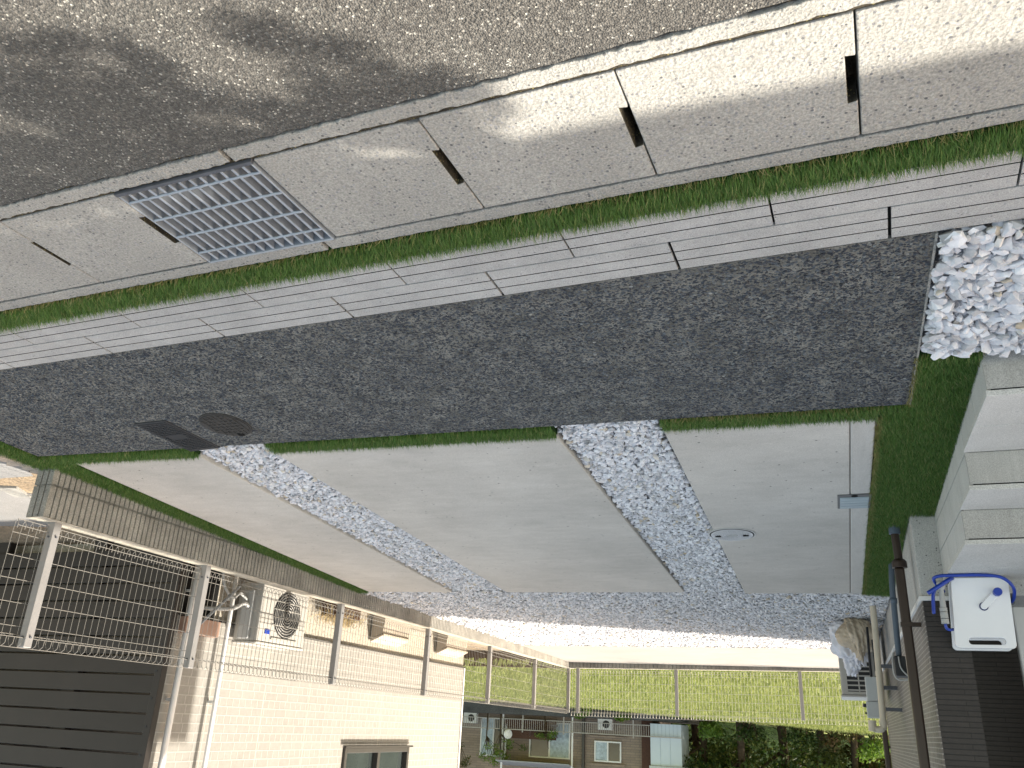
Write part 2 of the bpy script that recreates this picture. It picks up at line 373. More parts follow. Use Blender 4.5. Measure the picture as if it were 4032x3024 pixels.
# ------------------------------------------------------------------ ground, street, gutter
def S(o, label=None): return tag(o, label, kind='structure')
S(MB().box(-140, 160, -120, 220, -.95, -.70).build('ground', M_path))
def strip(s0, s1, t0, t1, zf, ns, nt_, jit=0, skirt=0):
    def fn(u, v):
        s_ = s0 + (s1 - s0) * u; t_ = t0 + (t1 - t0) * v
        if jit and (v == 0 or v == 1): t_ += random.uniform(-jit, jit)
        x, y = st(s_, t_); return (x, y, zf(x, y, t_) if zf.__code__.co_argcount == 3 else zf(x, y))
    return MB().grid(fn, ns, nt_, skirt)
S(strip(-14, 16, -7, 1.343, lambda x, y, t: g(x, y) - .003 + max(0, 1.3 - t) * .012, 700, 14, .005, .2).build('road', M_asph))
S(strip(-14, 16, 1.3, 1.35, lambda x, y: g(x, y) - .011, 60, 1).build('kerb_joint', M_soil))
for a, b in ((-6.0, 1.475), (1.49, 6.5)):
    S(strip(a, b, 1.350, 1.397, lambda x, y: g(x, y) + .001, 420, 1, .0035, .5).build('kerb', M_kerb, bevel=.003))
    S(strip(a, b, 1.814, 1.864, lambda x, y: g(x, y) + .001, 420, 1, .0022, .5).build('kerb', M_kerb, bevel=.003))
S(strip(-14, 16, 1.396, 1.41, lambda x, y: g(x, y) - .006, 200, 1).build('kerb_joint', M_soil))
S(strip(-14, 16, 1.804, 1.816, lambda x, y: g(x, y) - .010, 200, 1).build('kerb_joint', M_soil))
S(strip(-14, 16, 1.37, 1.85, lambda x, y: g(x, y) - .52, 20, 1).build('gutter_floor', M_dark))

# gutter covers: one concrete lid per bay, each with a hand slot in its left edge
labs = {0: 'concrete gutter cover two lids left of the metal grate, long black hand slot', -1: 'speckled concrete gutter cover with the widest black hand slot', -2: 'concrete gutter cover at the picture corner beside the widest slot, half sunlit',
        1: 'concrete gutter cover touching the metal grate on the gravel-strip stairs side', 3: 'concrete gutter cover just past the metal grate towards the fence', 4: 'concrete gutter cover at the far end past the grate with a thin slot'}
J = [-.6 - .504 * k for k in range(6, -1, -1)]
bays = [(-.09, .411, 'speckled concrete gutter cover whose hand slot is widest and blackest, third from the grate'),
        (.411, .914, 'concrete gutter cover with black hand slot, second from the metal grate'),
        (.914, 1.424, 'concrete gutter cover touching the metal grate, its chipped corner by the road kerb'),
        (-.594, -.09, 'concrete gutter cover half in sunlight at the corner of the picture, no slot showing'),
        (1.934, 2.42, 'concrete gutter cover on the fence side of the metal grate, black slot against the grate'),
        (2.42, 2.92, 'concrete gutter cover at the edge of the picture beyond the grate, thin slot'),
        (-1.10, -.594, 'concrete gutter cover outside the picture'), (2.92, 3.42, 'concrete gutter cover outside the picture'), (3.42, 3.92, 'concrete gutter cover outside the picture')]
for a, b, lab in bays:
    a_, b_ = a + .0022, b - .0022; t0, t1 = 1.4085, 1.8055; wn = .021 if a < 2 else .011
    q0, q1 = (1.532, 1.676)
    poly = [(a_, t0), (b_, t0), (b_, t1), (a_, t1), (a_, q1), (a_ + wn, q1 + .004), (a_ + wn, q0 - .004), (a_, q0)]
    if abs(a - .914) < .01: poly = [(a_, t0 + .012), (a_ + .03, t0 + .006), (a_ + .05, t0)] + poly[1:]
    o = MB().prism([st(*p) for p in poly], lambda x, y: g(x, y) - .075, lambda x, y: g(x, y) + random.uniform(.0, .0006)).build('gutter_cover', M_cover, bevel=.0035)
    o.data.materials.append(M_soil); e0 = len(poly) - 4
    for k in (e0, e0 + 1, e0 + 2): o.data.polygons[2 + k].material_index = 1
    tag(o, lab, 'gutter cover', 'concrete lids over the street gutter')

# steel grate
gx0, gy0 = st(1.678, 1.607); G0 = g(gx0, gy0)
gr = empty('gutter_grate', (gx0, gy0, G0), 'galvanised steel gutter grate set between two concrete covers', 'drain grate')
def stbox(mb, s0, s1, t0, t1, z0, z1):
    return mb.prism([st(s0, t0), st(s1, t0), st(s1, t1), st(s0, t1)], lambda x, y: g(x, y) + z0, lambda x, y: g(x, y) + z1)
s0, s1, t0, t1 = 1.432, 1.926, 1.406, 1.812
fr = MB(); stbox(fr, s0, s0 + .006, t0 + .012, t1 - .008, -.045, .004); stbox(fr, s1 - .006, s1, t0 + .012, t1 - .008, -.045, .004)
stbox(fr, s0, s1, t1 - .008, t1, -.045, .004); fr.build('frame', M_galv, gr, bevel=.001)
stbox(MB(), s0 - .004, s1 + .004, t0, t0 + .012, -.045, .006).build('angle_bar', M_galvd, gr, bevel=.001)
nb = 13
for k in range(1, nb):
    sx = s0 + (s1 - s0) * k / nb; b = MB()
    stbox(b, sx - .0045, sx + .0045, t0 + .013, t1 - .009, -.004, .001); stbox(b, sx - .0018, sx + .0018, t0 + .013, t1 - .009, -.045, -.0042); stbox(b, sx - .006, sx + .006, t0 + .013, t1 - .009, -.049, -.0452)
    b.build('bearing_bar', M_galv, gr, bevel=.001)
for fr_ in (.125, .365, .605, .845):
    tt = t0 + (t1 - t0) * fr_; pts = []
    for i in range(41):
        x, y = st(s0 + .004 + (s1 - s0 - .008) * i / 40, tt + .0012 * math.sin(i * 1.9)); pts.append((x, y, g(x, y) + .001))
    MB().tube(pts, .0045, 6).build('cross_rod', M_galv, gr, smooth=True)

# front turf strip, grooved pavers
S(strip(-6, 6.5, 1.863, 1.985, lambda x, y: g(x, y) - .006, 120, 2, 0, .05).build('turf_base', M_turfb))
blades('grass', [st(-1.4, 1.868), st(4.6, 1.868), st(4.6, 1.962), st(-1.4, 1.962)], 75000, .034, .0022, .55, M_turf, 'bright artificial turf strip between gutter kerb and grooved paving blocks', lambda x, y: gv(x, y) - .004, leanv=(-ST, CT), rand=.33)
prof = [0, .0505, .0545, .1, .104, .147]
def paver(s_, t_):
    mb = MB(); L = .595
    P = []
    for a, b, h in ((0, .0485, 0), (.0482, .0528, -.014), (.0528, .0982, 0), (.0982, .1028, -.014), (.1025, .1475, 0)): P += [(a, h), (b, h)]
    ring = []
    for s2 in (s_ + .0025, s_ + L):
        r = []
        for tt, h in P:
            x, y = st(s2, t_ + tt); r.append((x, y, g(x, y) + h + .001))
        for tt in (.1475, 0):
            x, y = st(s2, t_ + tt); r.append((x, y, g(x, y) - .05))
        ring.append(r)
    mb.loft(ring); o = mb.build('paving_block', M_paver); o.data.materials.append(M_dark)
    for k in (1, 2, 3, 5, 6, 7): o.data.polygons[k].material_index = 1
    return o
def paver_faces_ok(): pass
for k in range(-2, 8):
    o = paver(.063 - .0 + .599 * k + .085, 1.969); tag(o, 'grey grooved paving block in the row touching the turf strip', 'paving block', 'grooved paving blocks in the row by the turf')
for k in range(-2, 8):
    o = paver(-.241 + .602 * k + .092, 2.122); tag(o, 'grey grooved paving block in the row touching the dark pebble paving', 'paving block', 'grooved paving blocks in the row by the pebbles')
S(strip(-6, 6.5, 1.98, 2.275, lambda x, y: g(x, y) - .012, 100, 2).build('paver_bedding', M_dark))

# washed pebble pavement
FL, FR, BR, BL = (-.367, 2.264), (4.40, 2.466), (4.20, 3.317), (-.367, 3.499)
def pebf(u, v):
    x = (FL[0] * (1 - u) + FR[0] * u) * (1 - v) + (BL[0] * (1 - u) + BR[0] * u) * v
    y = (FL[1] * (1 - u) + FR[1] * u) * (1 - v) + (BL[1] * (1 - u) + BR[1] * u) * v
    return (x, y, g(x, y) + .0005)
S(MB().grid(lambda u, v: tuple(np.array(pebf(u, v)) - (0, 0, .0022)), 120, 40, .08).build('pebble_pavement', M_mortar))
def lay_pebbles():
    px, py = np.meshgrid(np.arange(-.36, 4.36, .0102), np.arange(2.26, 3.51, .0098)); n = px.size
    x = px.ravel() + RNG.uniform(-.0042, .0042, n); y = py.ravel() + RNG.uniform(-.0042, .0042, n)
    k = in_poly(x, y, [(FL[0] + .004, FL[1] + .004), (FR[0], FR[1] + .004), (BR[0], BR[1] - .003), (BL[0] + .004, BL[1] - .003)])
    k &= np.hypot(x - 2.737, y - 3.125) > .131; k &= ~in_poly(x, y, [(3.028, 3.022), (3.240, 3.030), (3.176, 3.395), (2.958, 3.375)])
    k &= RNG.uniform(0, 1, n) > .05 + .16 * np.clip(np.sin(x * 5.3 + y * 3) * np.sin(x * 2.1 - y * 7.7) + .2, 0, 1)
    x, y = x[k], y[k]; z = gv(x, y) - .0030; n = len(x); V = []; F = []; T = []; off = 0; pick = RNG.integers(0, len(ROCKS), n)
    for r in range(len(ROCKS)):
        q = np.where(pick == r)[0]; vs, fs = ROCKS[r]; m = len(q)
        sz = RNG.uniform(.0105, .0205, m)[:, None]; a = RNG.normal(0, .7, m); ca, sa = np.cos(a)[:, None], np.sin(a)[:, None]
        X = (vs[None, :, 0] * ca - vs[None, :, 1] * sa) * sz + x[q][:, None]; Y = (vs[None, :, 0] * sa + vs[None, :, 1] * ca) * sz * .95 + y[q][:, None]
        Z = vs[None, :, 2] * sz * .9 + (z[q] + RNG.uniform(-.0008, .0012, m))[:, None]
        V.append(np.stack([X, Y, Z], 2).reshape(-1, 3)); F.append((fs[None] + (np.arange(m) * len(vs))[:, None, None] + off).reshape(-1, 3)); T.append(np.repeat(RNG.beta(1.6, 2.2, m) * .97 + (RNG.uniform(0, 1, m) > .994) * .05, len(vs))); off += m * len(vs)
    V = np.concatenate(V); F = np.concatenate(F)
    o = mesh_np('washed_pebbles', V, F.ravel(), np.arange(len(F)) * 3, np.full(len(F), 3), M_peb, np.clip(np.concatenate(T), 0, 1))
    tag(o, 'dark blue-grey washed pebbles set in the mortar of the wide paving band', 'pebbles', kind='stuff')
lay_pebbles()
S(MB().grid(lambda u, v: (-.374 + .007 * u, 2.27 + 1.232 * v, g(-.37, 2.27 + 1.232 * v) + .001), 1, 30, .08).build('pavement_edging', M_kerb))

# turf backing under everything green or white on the plot
S(MB().grid(lambda u, v: (-1.6 + 6.0 * u, 2.29 + 9.4 * v, g(-1.6 + 6.0 * u, 2.29 + 9.4 * v) - .045), 60, 90).build('plot_soil', M_bed))
# parking slabs
SL = [([(-.140, 3.614), (.651, 3.572), (.672, 7.237), (-.140, 7.275)], 'pale concrete parking slab nearest the stairs, with the small square-cut lid in its edge'),
      ([(1.151, 3.568), (2.705, 3.488), (2.735, 7.103), (1.158, 7.167)], 'widest concrete parking slab, between the two white gravel strips'),
      ([(3.172, 3.470), (4.037, 3.420), (4.112, 7.034), (3.266, 7.085)], 'beige-grey concrete parking slab nearest the block wall')]
for i, (p, lab) in enumerate(SL):
    r = empty('concrete_slab', (*p[0], g(*p[0])), lab, 'concrete slab', 'concrete parking slabs')
    MB().prism(p, lambda x, y: g(x, y) - .10, lambda x, y: g(x, y) + .006).build('slab', M_slab, r, bevel=.006)
    if i == 0:
        for a, b in ((3.618, 4.645), (4.905, 7.279)):
            MB().prism([(-.243 + (a - 3.6) * .003, a), (-.1435, a), (-.1435, b), (-.243 + (b - 3.6) * .003, b)], lambda x, y: g(x, y) - .10, lambda x, y: g(x, y) + .006).build('edge_strip', M_slabe, r, bevel=.006)

# lids
def inspection_cover():
    c = (.558, 5.372); z = g(*c) + .009; rr = .146
    r = empty('inspection_cover', (*c, z), 'round pale grey drain cover half over the gravel strip', 'drain cover')
    zf = lambda dz: (lambda x, y: g(x, y) + dz)
    MB().disc(c, rr, zf(-.03), zf(.009), 48).build('rim', M_grey, r, bevel=.002)
    MB().disc(c, rr - .008, zf(.0092), zf(.0096), 48).build('groove', M_dark, r)
    m = MB().disc(c, rr - .016, zf(.0098), zf(.0125), 48)
    for i in range(-9, 10):
        for j in range(-9, 10):
            x, y = c[0] + i * .0135, c[1] + j * .0135 + (i % 2) * .006; q = math.hypot(x - c[0], y - c[1])
            if q < .118 and not (abs(x - c[0]) < .045 and abs(y - c[1]) < .03) and not (abs(abs(x - c[0]) - .085) < .024 and abs(y - c[1]) < .02):
                m.box(x - .005, x + .005, y - .0035, y + .0035, g(x, y) + .0127, g(x, y) + .0175)
    m.build('lid', plain('lid_plastic', (.46, .46, .475), .5, .4), r)
    for sx in (-1, 1):
        MB().box(c[0] + sx * .085 - .017, c[0] + sx * .085 + .017, c[1] - .014, c[1] + .014, g(*c) + .010, g(*c) + .0190).build('finger_slot', M_dark, r)
    e = MB().tube([(c[0] + .036 * math.cos(a), c[1] + .022 * math.sin(a), g(*c) + .0145) for a in np.linspace(0, 2 * math.pi, 25)], .0022, 5)
    e.tube([(c[0] - .02, c[1] - .004, g(*c) + .0145), (c[0], c[1] + .007, g(*c) + .0145), (c[0] + .02, c[1] - .004, g(*c) + .0145)], .002, 5)
    e.build('emblem', M_grey, r)
inspection_cover()
def meter_lid():
    p = [(-.247, 4.652), (-.078, 4.647), (-.076, 4.893), (-.244, 4.899)]; zf = lambda dz: (lambda x, y: g(x, y) + dz)
    r = empty('meter_box', (*p[0], g(*p[0])), 'small rectangular blue-grey meter lid set in the slab edge by the turf', 'meter box')
    MB().prism(p, zf(-.06), zf(.009)).build('frame', plain('meter_frame', (.10, .098, .098), .6), r, bevel=.002)
    q = [(-.234, 4.690), (-.090, 4.687), (-.088, 4.882), (-.232, 4.887)]
    m = MB().prism(q, zf(.0092), zf(.0125))
    for i in range(8):
        for j in range(4):
            x = -.228 + i * .0172; y = 4.697 + j * .046; m.box(x, x + .0145, y, y + .042, g(x, y) + .0127, g(x, y) + .0140)
    m.build('lid', plain('meter_lid_plastic', (.27, .33, .36), .45, .4), r)
    MB().disc((-.163, 4.664), .016, zf(.0095), zf(.0125), 20).build('finger_hole', M_dark, r)
meter_lid()
def dark_round():
    c = (2.737, 3.125); zf = lambda dz: (lambda x, y: g(x, y) + dz)
    r = empty('manhole_cover', (*c, g(*c)), 'round rusty black drain cover set in the dark pebble paving', 'drain cover')
    MB().disc(c, .128, zf(-.03), zf(.004), 48).build('rim', M_iron, r)
    m = MB().disc(c, .119, zf(.0042), zf(.0070), 48)
    for k in range(-3, 4):
        h = math.sqrt(.112 ** 2 - (k * .03) ** 2); x = c[0] + k * .03
        m.prism([(x - .004, c[1] - h), (x + .004, c[1] - h), (x + .004, c[1] + h), (x - .004, c[1] + h)], zf(.0072), zf(.011))
        for j in range(-3, 4):
            y = c[1] + j * .03 + .015
            if math.hypot(x + .015 - c[0], y - c[1]) < .1: m.prism([(x + .006, y - .007), (x + .024, y - .003), (x + .024, y + .006), (x + .006, y + .003)], zf(.0072), zf(.0105))
    m.build('lid', M_iron, r)
    MB().prism([(c[0] - .035, c[1] + .092), (c[0] - .004, c[1] + .092), (c[0] - .004, c[1] + .116), (c[0] - .035, c[1] + .116)], zf(.0075), zf(.0115)).build('lift_hole', M_dark, r)
dark_round()
def dark_rect():
    p = [(2.958, 3.372), (3.010, 3.026), (3.232, 3.034), (3.172, 3.392)]; p = [(3.03, 3.026), (3.236, 3.034), (3.172, 3.392), (2.962, 3.372)]
    zf = lambda dz: (lambda x, y: g(x, y) + dz)
    r = empty('valve_box', (*p[0], g(*p[0])), 'long black ribbed plastic lid beside the round cover, touching the gravel strip', 'drain cover')
    MB().prism(p, zf(-.05), zf(.006)).build('frame', M_plas, r, bevel=.002)
    B = lambda u, v: tuple((p[0][k] * (1 - u) + p[1][k] * u) * (1 - v) + (p[3][k] * (1 - u) + p[2][k] * u) * v for k in (0, 1))
    m = MB().prism([B(.06, .04), B(.94, .04), B(.94, .96), B(.06, .96)], zf(.0062), zf(.0085))
    for i in range(6):
        for j in range(17):
            if 7 <= j <= 9 and 1 <= i <= 4: continue
            u = .10 + i * .137; v = .07 + j * .051
            m.prism([B(u, v), B(u + .11, v + .012), B(u + .11, v + .032), B(u, v + .02)], zf(.0087), zf(.0115))
    m.build('lid', M_plas, r)
dark_rect()

# gravel beds
gravel('white_gravel', [(-1.5, 2.22), (-.385, 2.27), (-.385, 3.045), (-1.5, 3.06)], .031, .060, -.012, M_stone, 'large white stones in the bed beside the stairs at the paving edge', .0, 3, .006)
gravel('white_gravel', [(.666, 3.47), (1.138, 3.455), (1.145, 7.2), (.684, 7.2)], .024, .044, -.028, M_stone, 'white gravel strip between slab near the stairs and the widest slab', 0, 2)
gravel('white_gravel', [(2.70, 3.385), (3.15, 3.395), (3.158, 3.48), (3.255, 7.1), (2.748, 7.1), (2.715, 3.44)], .024, .044, -.028, M_stone, 'white gravel strip between the widest slab and the slab by the wall', 0, 2)
gravel('white_gravel', [(-.44, 7.30), (4.10, 7.06), (4.23, 7.05), (4.23, 11.66), (0, 11.46), (-.44, 11.46)], .033, .047, -.022, M_stone, 'wide bed of white gravel behind the parking slabs', 0, 2)
S(MB().grid(lambda u, v: (-.47 + 4.7 * u, 7.3 + 4.4 * v, g(-.47 + 4.7 * u, 7.3 + 4.4 * v) - .028), 20, 20).build('gravel_base', M_bed))

# artificial turf on the plot
def tbase(poly, dz=-.012): S(MB().prism(poly, lambda x, y: g(x, y) - .06, lambda x, y: g(x, y) + dz).build('turf_base', M_turfb))
zt = lambda dz: (lambda x, y: gv(x, y) + dz)
A_ = [(-.585, 3.06), (-.376, 3.06), (-.376, 3.505), (-.262, 3.50), (-.262, 3.60), (-.240, 4.8), (-.232, 7.32), (-.452, 7.42), (-.452, 5.10), (-.585, 5.10)]
tbase(A_); blades('grass', A_, 52000, .032, .0024, .25, M_turf, 'artificial turf patch between the stairs and first slab', zt(-.012), leanv=(.3, .8), rand=.4)
for pol, lab in (([(-.262, 3.497), (.648, 3.460), (.650, 3.568), (-.244, 3.612)], 'thin turf strip along the front of the slab nearest the stairs'),
                 ([(1.150, 3.436), (2.690, 3.376), (2.703, 3.484), (1.152, 3.562)], 'thin turf strip along the front of the widest slab'),
                 ([(3.165, 3.36), (4.18, 3.320), (4.04, 3.42), (3.172, 3.468)], 'thin turf strip along the front of the slab by the wall')):
    tbase(pol, -.01); blades('grass', pol, 60000, .034, .0024, .35, M_turf, lab, zt(-.008), rand=.33)
W_ = [(4.30, 2.52), (4.46, 2.56), (4.40, 3.23), (4.35, 3.47), (4.232, 3.47), (4.232, 7.06), (4.12, 7.06), (4.045, 3.42), (4.16, 3.34), (4.205, 3.318), (4.25, 3.1)]
tbase(W_, -.012); blades('grass', W_, 55000, .034, .0026, .2, M_turf, 'artificial turf strip along the foot of the ribbed block wall', zt(-.01), leanv=(-.3, .6), rand=.4)
S(MB().grid(lambda u, v: (-.15 + 4.38 * u, 11.44 + .18 * u * 1 + (2.66) * v, .412 + .045 * v), 10, 8, .2).build('concrete_apron', M_apron))

M_thatch = tinted('turf_thatch', [(0, (.16, .15, .05)), (.5, (.26, .24, .09)), (1, (.38, .33, .16))], .7, .2, 40, .2)
for pol in ([st(-1.4, 1.863), st(4.6, 1.863), st(4.6, 1.872), st(-1.4, 1.872)], [(-.374, 3.06), (-.360, 3.06), (-.360, 3.50), (-.374, 3.50)], [(-.268, 3.60), (-.246, 3.60), (-.236, 7.3), (-.250, 7.3)], [(-.28, 3.50), (.64, 3.457), (.64, 3.466), (-.28, 3.51)]):
    blades('grass', pol, 38000, .026, .0022, 0, M_thatch, 'yellowed frayed edge of the artificial turf', zt(-.004), rand=.6)

# ------------------------------------------------------------------ block walls and mesh fences
def ribbed(length, pitch=.0402, groove=.010, depth=.014):
    P = []; n = int(length / pitch)
    for k in range(n):
        a = k * pitch; P += [(a, 0), (a + pitch - groove, 0), (a + pitch - groove + .0015, depth), (a + pitch - .0015, depth)]
    P.append((length, 0)); return P
def ribbed_wall(to, length, z0, z1f, thick):
    """to(a, d): distance along and depth into the wall -> x, y"""
    mb = MB(); P = ribbed(length)
    rows = [(z0, lambda a: .272 if z1f(0) > .3 and z0 < .2 else .272)]
    front = P; lo = []; n = len(front)
    for (zb, ztp, dd) in ((lambda a: z0, lambda a: .271 + (z1f(a) - z1f(0)) * .5, 0), (lambda a: .284 + (z1f(a) - z1f(0)) * .5, lambda a: z1f(a) - .006, 0)):
        o = len(mb.v)
        for a, d in front: mb.v.append((*to(a, d), zb(a)))
        for a, d in front: mb.v.append((*to(a, d), ztp(a)))
        for i in range(n - 1): mb.f.append((o + i, o + i + 1, o + n + i + 1, o + n + i))
        # horizontal ledges closing the course joint
    return mb
wall_top = lambda y: .470 + .0066 * (y - 3.48)
bw = empty('block_wall', (4.31, 3.48, .15), 'low ribbed grey block wall along the slabs, carrying the nearer mesh fence', 'wall')
mb = ribbed_wall(lambda a, d: (4.238 + d, 3.49 + a), 10.8, .08, lambda a: wall_top(3.48 + a), .14)
mb.build('ribbed_face', M_wall, bw)
m = MB(); 
m.prism([(4.2565, 3.49), (4.365, 3.49), (4.365, 14.4), (4.2565, 14.4)], .05, lambda x, y: wall_top(y) - .008)
for k in range(3):
    pass
m.build('core', M_wall, bw)
m = MB()
for (zb, ztp) in ((.08, .274), (.281, wall_top(3.48) - .006)):
    m.box(4.238, 4.275, 3.480, 3.4898, zb, ztp); m.box(4.285, 4.320, 3.480, 3.4898, zb, ztp); m.box(4.330, 4.372, 3.480, 3.4898, zb, ztp)
m.build('ribbed_end', M_wall, bw)
MB().prism([(4.2385, 3.481), (4.371, 3.481), (4.371, 14.4), (4.2385, 14.4)], lambda x, y: wall_top(y) - .0055, lambda x, y: wall_top(y)).build('top', M_walltop, bw, bevel=.003)

bk = empty('block_wall', (2, 14.2, .4), 'low dark ribbed block wall across the far end of the plot, below the lawn', 'wall')
zb1 = lambda x: .502 + .0105 * x
Pf = ribbed(4.9, .062, .014, .012); m = MB(); o = 0; n = len(Pf)
for a, dd in Pf: m.v.append((4.236 - a, 14.10 + dd, .30))
for a, dd in Pf: m.v.append((4.236 - a, 14.10 + dd, zb1(4.236 - a) - .012))
for i in range(n - 1): m.f.append((i, i + n, i + n + 1, i + 1))
m.build('ribbed_face', M_wall, bk)
MB().prism([(-.7, 14.102), (4.236, 14.102), (4.236, 14.24), (-.7, 14.24)], lambda x, y: zb1(x) - .0115, lambda x, y: zb1(x)).build('top', M_walltop, bk)
MB().prism([(-.7, 14.114), (4.236, 14.114), (4.236, 14.24), (-.7, 14.24)], .2, lambda x, y: zb1(x) - .0125).build('core', M_wall, bk)

def wire_panel(mb, to, L, base, r, H=.705, pitch=.0505, k=4):
    """to(a, d) -> x, y at a along and d out of the panel; base(a): height of the wall top"""
    prof = [(.026, .066), (.028, .040), (.018, .016), (.004, .034), (0, .085), (0, H - .075), (.002, H - .035), (.022, H - .004), (.044, H - .020), (.046, H - .055), (.010, H - .068)]
    n = int(L / pitch)
    for i in range(n + 1):
        a = min(i * pitch, L); z = base(a)
        mb.tube([(*to(a, d_), z + h) for d_, h in prof], r, k, False)
    for d_, h in ((.029, .050), (.018, .014), (-.003, .088), (-.003, .213), (-.003, .338), (-.003, .463), (-.003, .588), (-.003, H - .072), (.024, H - .002), (.047, H - .056)):
        mb.tube([(*to(a, d_), base(a) + h) for a in np.linspace(0, L, max(2, int(L / .5) + 1))], r * 1.15, k, True)
mf = empty('mesh_fence', (4.345, 3.4, .47), 'white welded mesh fence on the wall beside the cream house', 'fence')
yb = 3.40
for L in (1.62, 2.0, 2.0, 2.0, 2.0, 1.28):
    m = MB(); y0 = yb
    wire_panel(m, lambda a, d_: (4.343 - d_ * 1.0 + .0, y0 + a), L - .012, lambda a: wall_top(y0 + a) + .012, .0019 if y0 < 5 else .0021)
    m.build('mesh_panel', M_wire, mf); yb += L
for y, h in ((3.634, .712), (4.993, .716), (6.893, .708), (8.783, .709), (10.67, .711), (12.51, .70), (14.29, .695)):
    z = wall_top(y); p = MB()
    p.box(4.279, 4.331, y - .026, y + .026, z - .04, z + h); po = p.build('post', M_post, mf, bevel=.004)
    for hz in (.085, .655):
        MB().tube([(4.270, y, z + hz), (4.280, y, z + hz)], .006, 8).build('bolt', M_galvd, po); MB().tube([(4.305, y - .033, z + hz), (4.305, y - .025, z + hz)], .006, 8).build('bolt', M_galvd, po)
mf2 = empty('mesh_fence', (2, 14.25, .5), 'white welded mesh fence across the far end, in front of the lawn', 'fence')
xb = 4.22
for L in (2.0, 2.0, 1.0):
    m = MB(); x0 = xb
    wire_panel(m, lambda a, d_: (x0 - a, 14.24 - d_ * 1.0), L - .012, lambda a: zb1(x0 - a) + .012, .0023, .735)
    m.build('mesh_panel', M_wire2, mf2); xb -= L
for x in (4.105, 2.466, .570):
    z = zb1(x); MB().box(x - .026, x + .026, 14.155, 14.205, z - .04, z + .70).build('post', M_post, mf2, bevel=.004)

# ------------------------------------------------------------------ dark-tiled house on the left with its stairs
stz = empty('stairs', (-1, 3.9, .15), 'pale tiled entrance stairs with white treads and beige risers', 'stairs')
XS, XL = -.581, -2.2
lev = [(3.117, .307), (3.785, .470), (4.132, .625)]
def side_top(y): return .307 if y < 3.785 else .470 if y < 4.132 else .625
# side panels: tiles .30 wide between thin joints, cut to the flight's outline
sp = MB(); ycuts = [3.122, 3.43, 3.785, 4.132, 4.43, 4.73, 5.03, 5.1]
for a, b in zip(ycuts[:-1], ycuts[1:]):
    top = side_top((a + b) / 2) - .022; zs = [.05]
    for zc in (.311, .468): 
        if zc < top - .03: zs.append(zc)
    zs.append(top)
    for z0_, z1_ in zip(zs[:-1], zs[1:]): sp.box(XS - .012, XS, a + .0025, b - .0025, z0_ + (.0025 if z0_ > .06 else 0), z1_ - .0025)
sp.build('side_wall', M_stile, stz)
bk_ = MB()
for a, b, zz in ((3.124, 3.784, .28), (3.784, 4.131, .443), (4.131, 5.099, .598)): bk_.box(XS - .0122, XS - .004, a + .014, b, .04, zz)
bk_.build('side_joint', M_dark, stz)
MB().prism([(XL, 3.124), (XS - .0125, 3.124), (XS - .0125, 3.79), (XL, 3.79)], .0, .284).prism([(XL, 3.792), (XS - .0125, 3.792), (XS - .0125, 4.134), (XL, 4.134)], .0, .447).prism([(XL, 4.136), (XS - .0125, 4.136), (XS - .0125, 6.0), (XL, 6.0)], .0, .602).build('core', M_found, stz)
for y, z in lev: MB().box(XL, XS - .0125, y + .0015, y + .0085, z - .0268, z - .0218).build('painted_nosing_shadow', M_dark, stz)  # dark strip painting the nosing's shadow along each riser top
for i, (y, z) in enumerate(lev):
    m = MB()
    for xa in (XS, -1.19, -1.80): m.box(max(xa - .608, XL), xa, y, y + .009, (.05 if i == 0 else lev[i - 1][1] + .0005), z - .027)
    m.build('riser', M_riser, stz, bevel=.001, segs=1)
for i, (y, z) in enumerate(lev):
    y1 = lev[i + 1][0] if i < 2 else 6.0; m = MB(); ys = [y - .003] + ([3.449] if i == 0 else [4.72, 5.08] if i == 2 else []) + [y1 - .0005]
    for a, b in zip(ys[:-1], ys[1:]):
        for xa in (XS + .006, -1.19, -1.80):
            xr = xa if not (i == 2 and a > 5.07) else min(xa, -.70)
            if max(xa - .606, XL) < xr: m.box(max(xa - .605, XL), xr, a, b - .003, z - .0215, z)
    m.build('tread', M_tread, stz, bevel=.002)

hs = empty('tiled_house', (-3, 8, .3), 'dark brown tiled house beside the stairs', 'house')
XH = -.457
MB().box(-6, XH, 5.101, 11.0, 0, .705).build('foundation', M_found, hs, bevel=.004)
MB().box(-.66, XH + .012, 5.088, 11.01, .706, .730).build('flashing', M_trim, hs, bevel=.002)
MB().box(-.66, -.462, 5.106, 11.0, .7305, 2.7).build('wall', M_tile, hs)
MB().box(-.4618, XH, 5.104, 11.0, .7305, 5.2).build('wall', M_tile_sheen, hs)
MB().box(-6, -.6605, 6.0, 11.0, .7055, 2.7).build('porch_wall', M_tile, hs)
MB().box(-6, -.463, 4.2, 10.99, 2.71, 5.2).build('upper_storey', M_tile_sheen, hs)
MB().box(-6.4, -.2, 3.985, 10.9, 5.21, 5.5).build('roof', M_brownd, hs)
MB().box(-1.2, -.22, 8.05, 8.62, 5.52, 7.6).build('added_shade_block', M_brownd, hs)  # unseen block added on the roof to shade the cream house wall
MB().box(-1.16, -.955, 5.55, 5.60, .626, 2.3).build('door_frame', M_trim, hs, bevel=.012, segs=3)

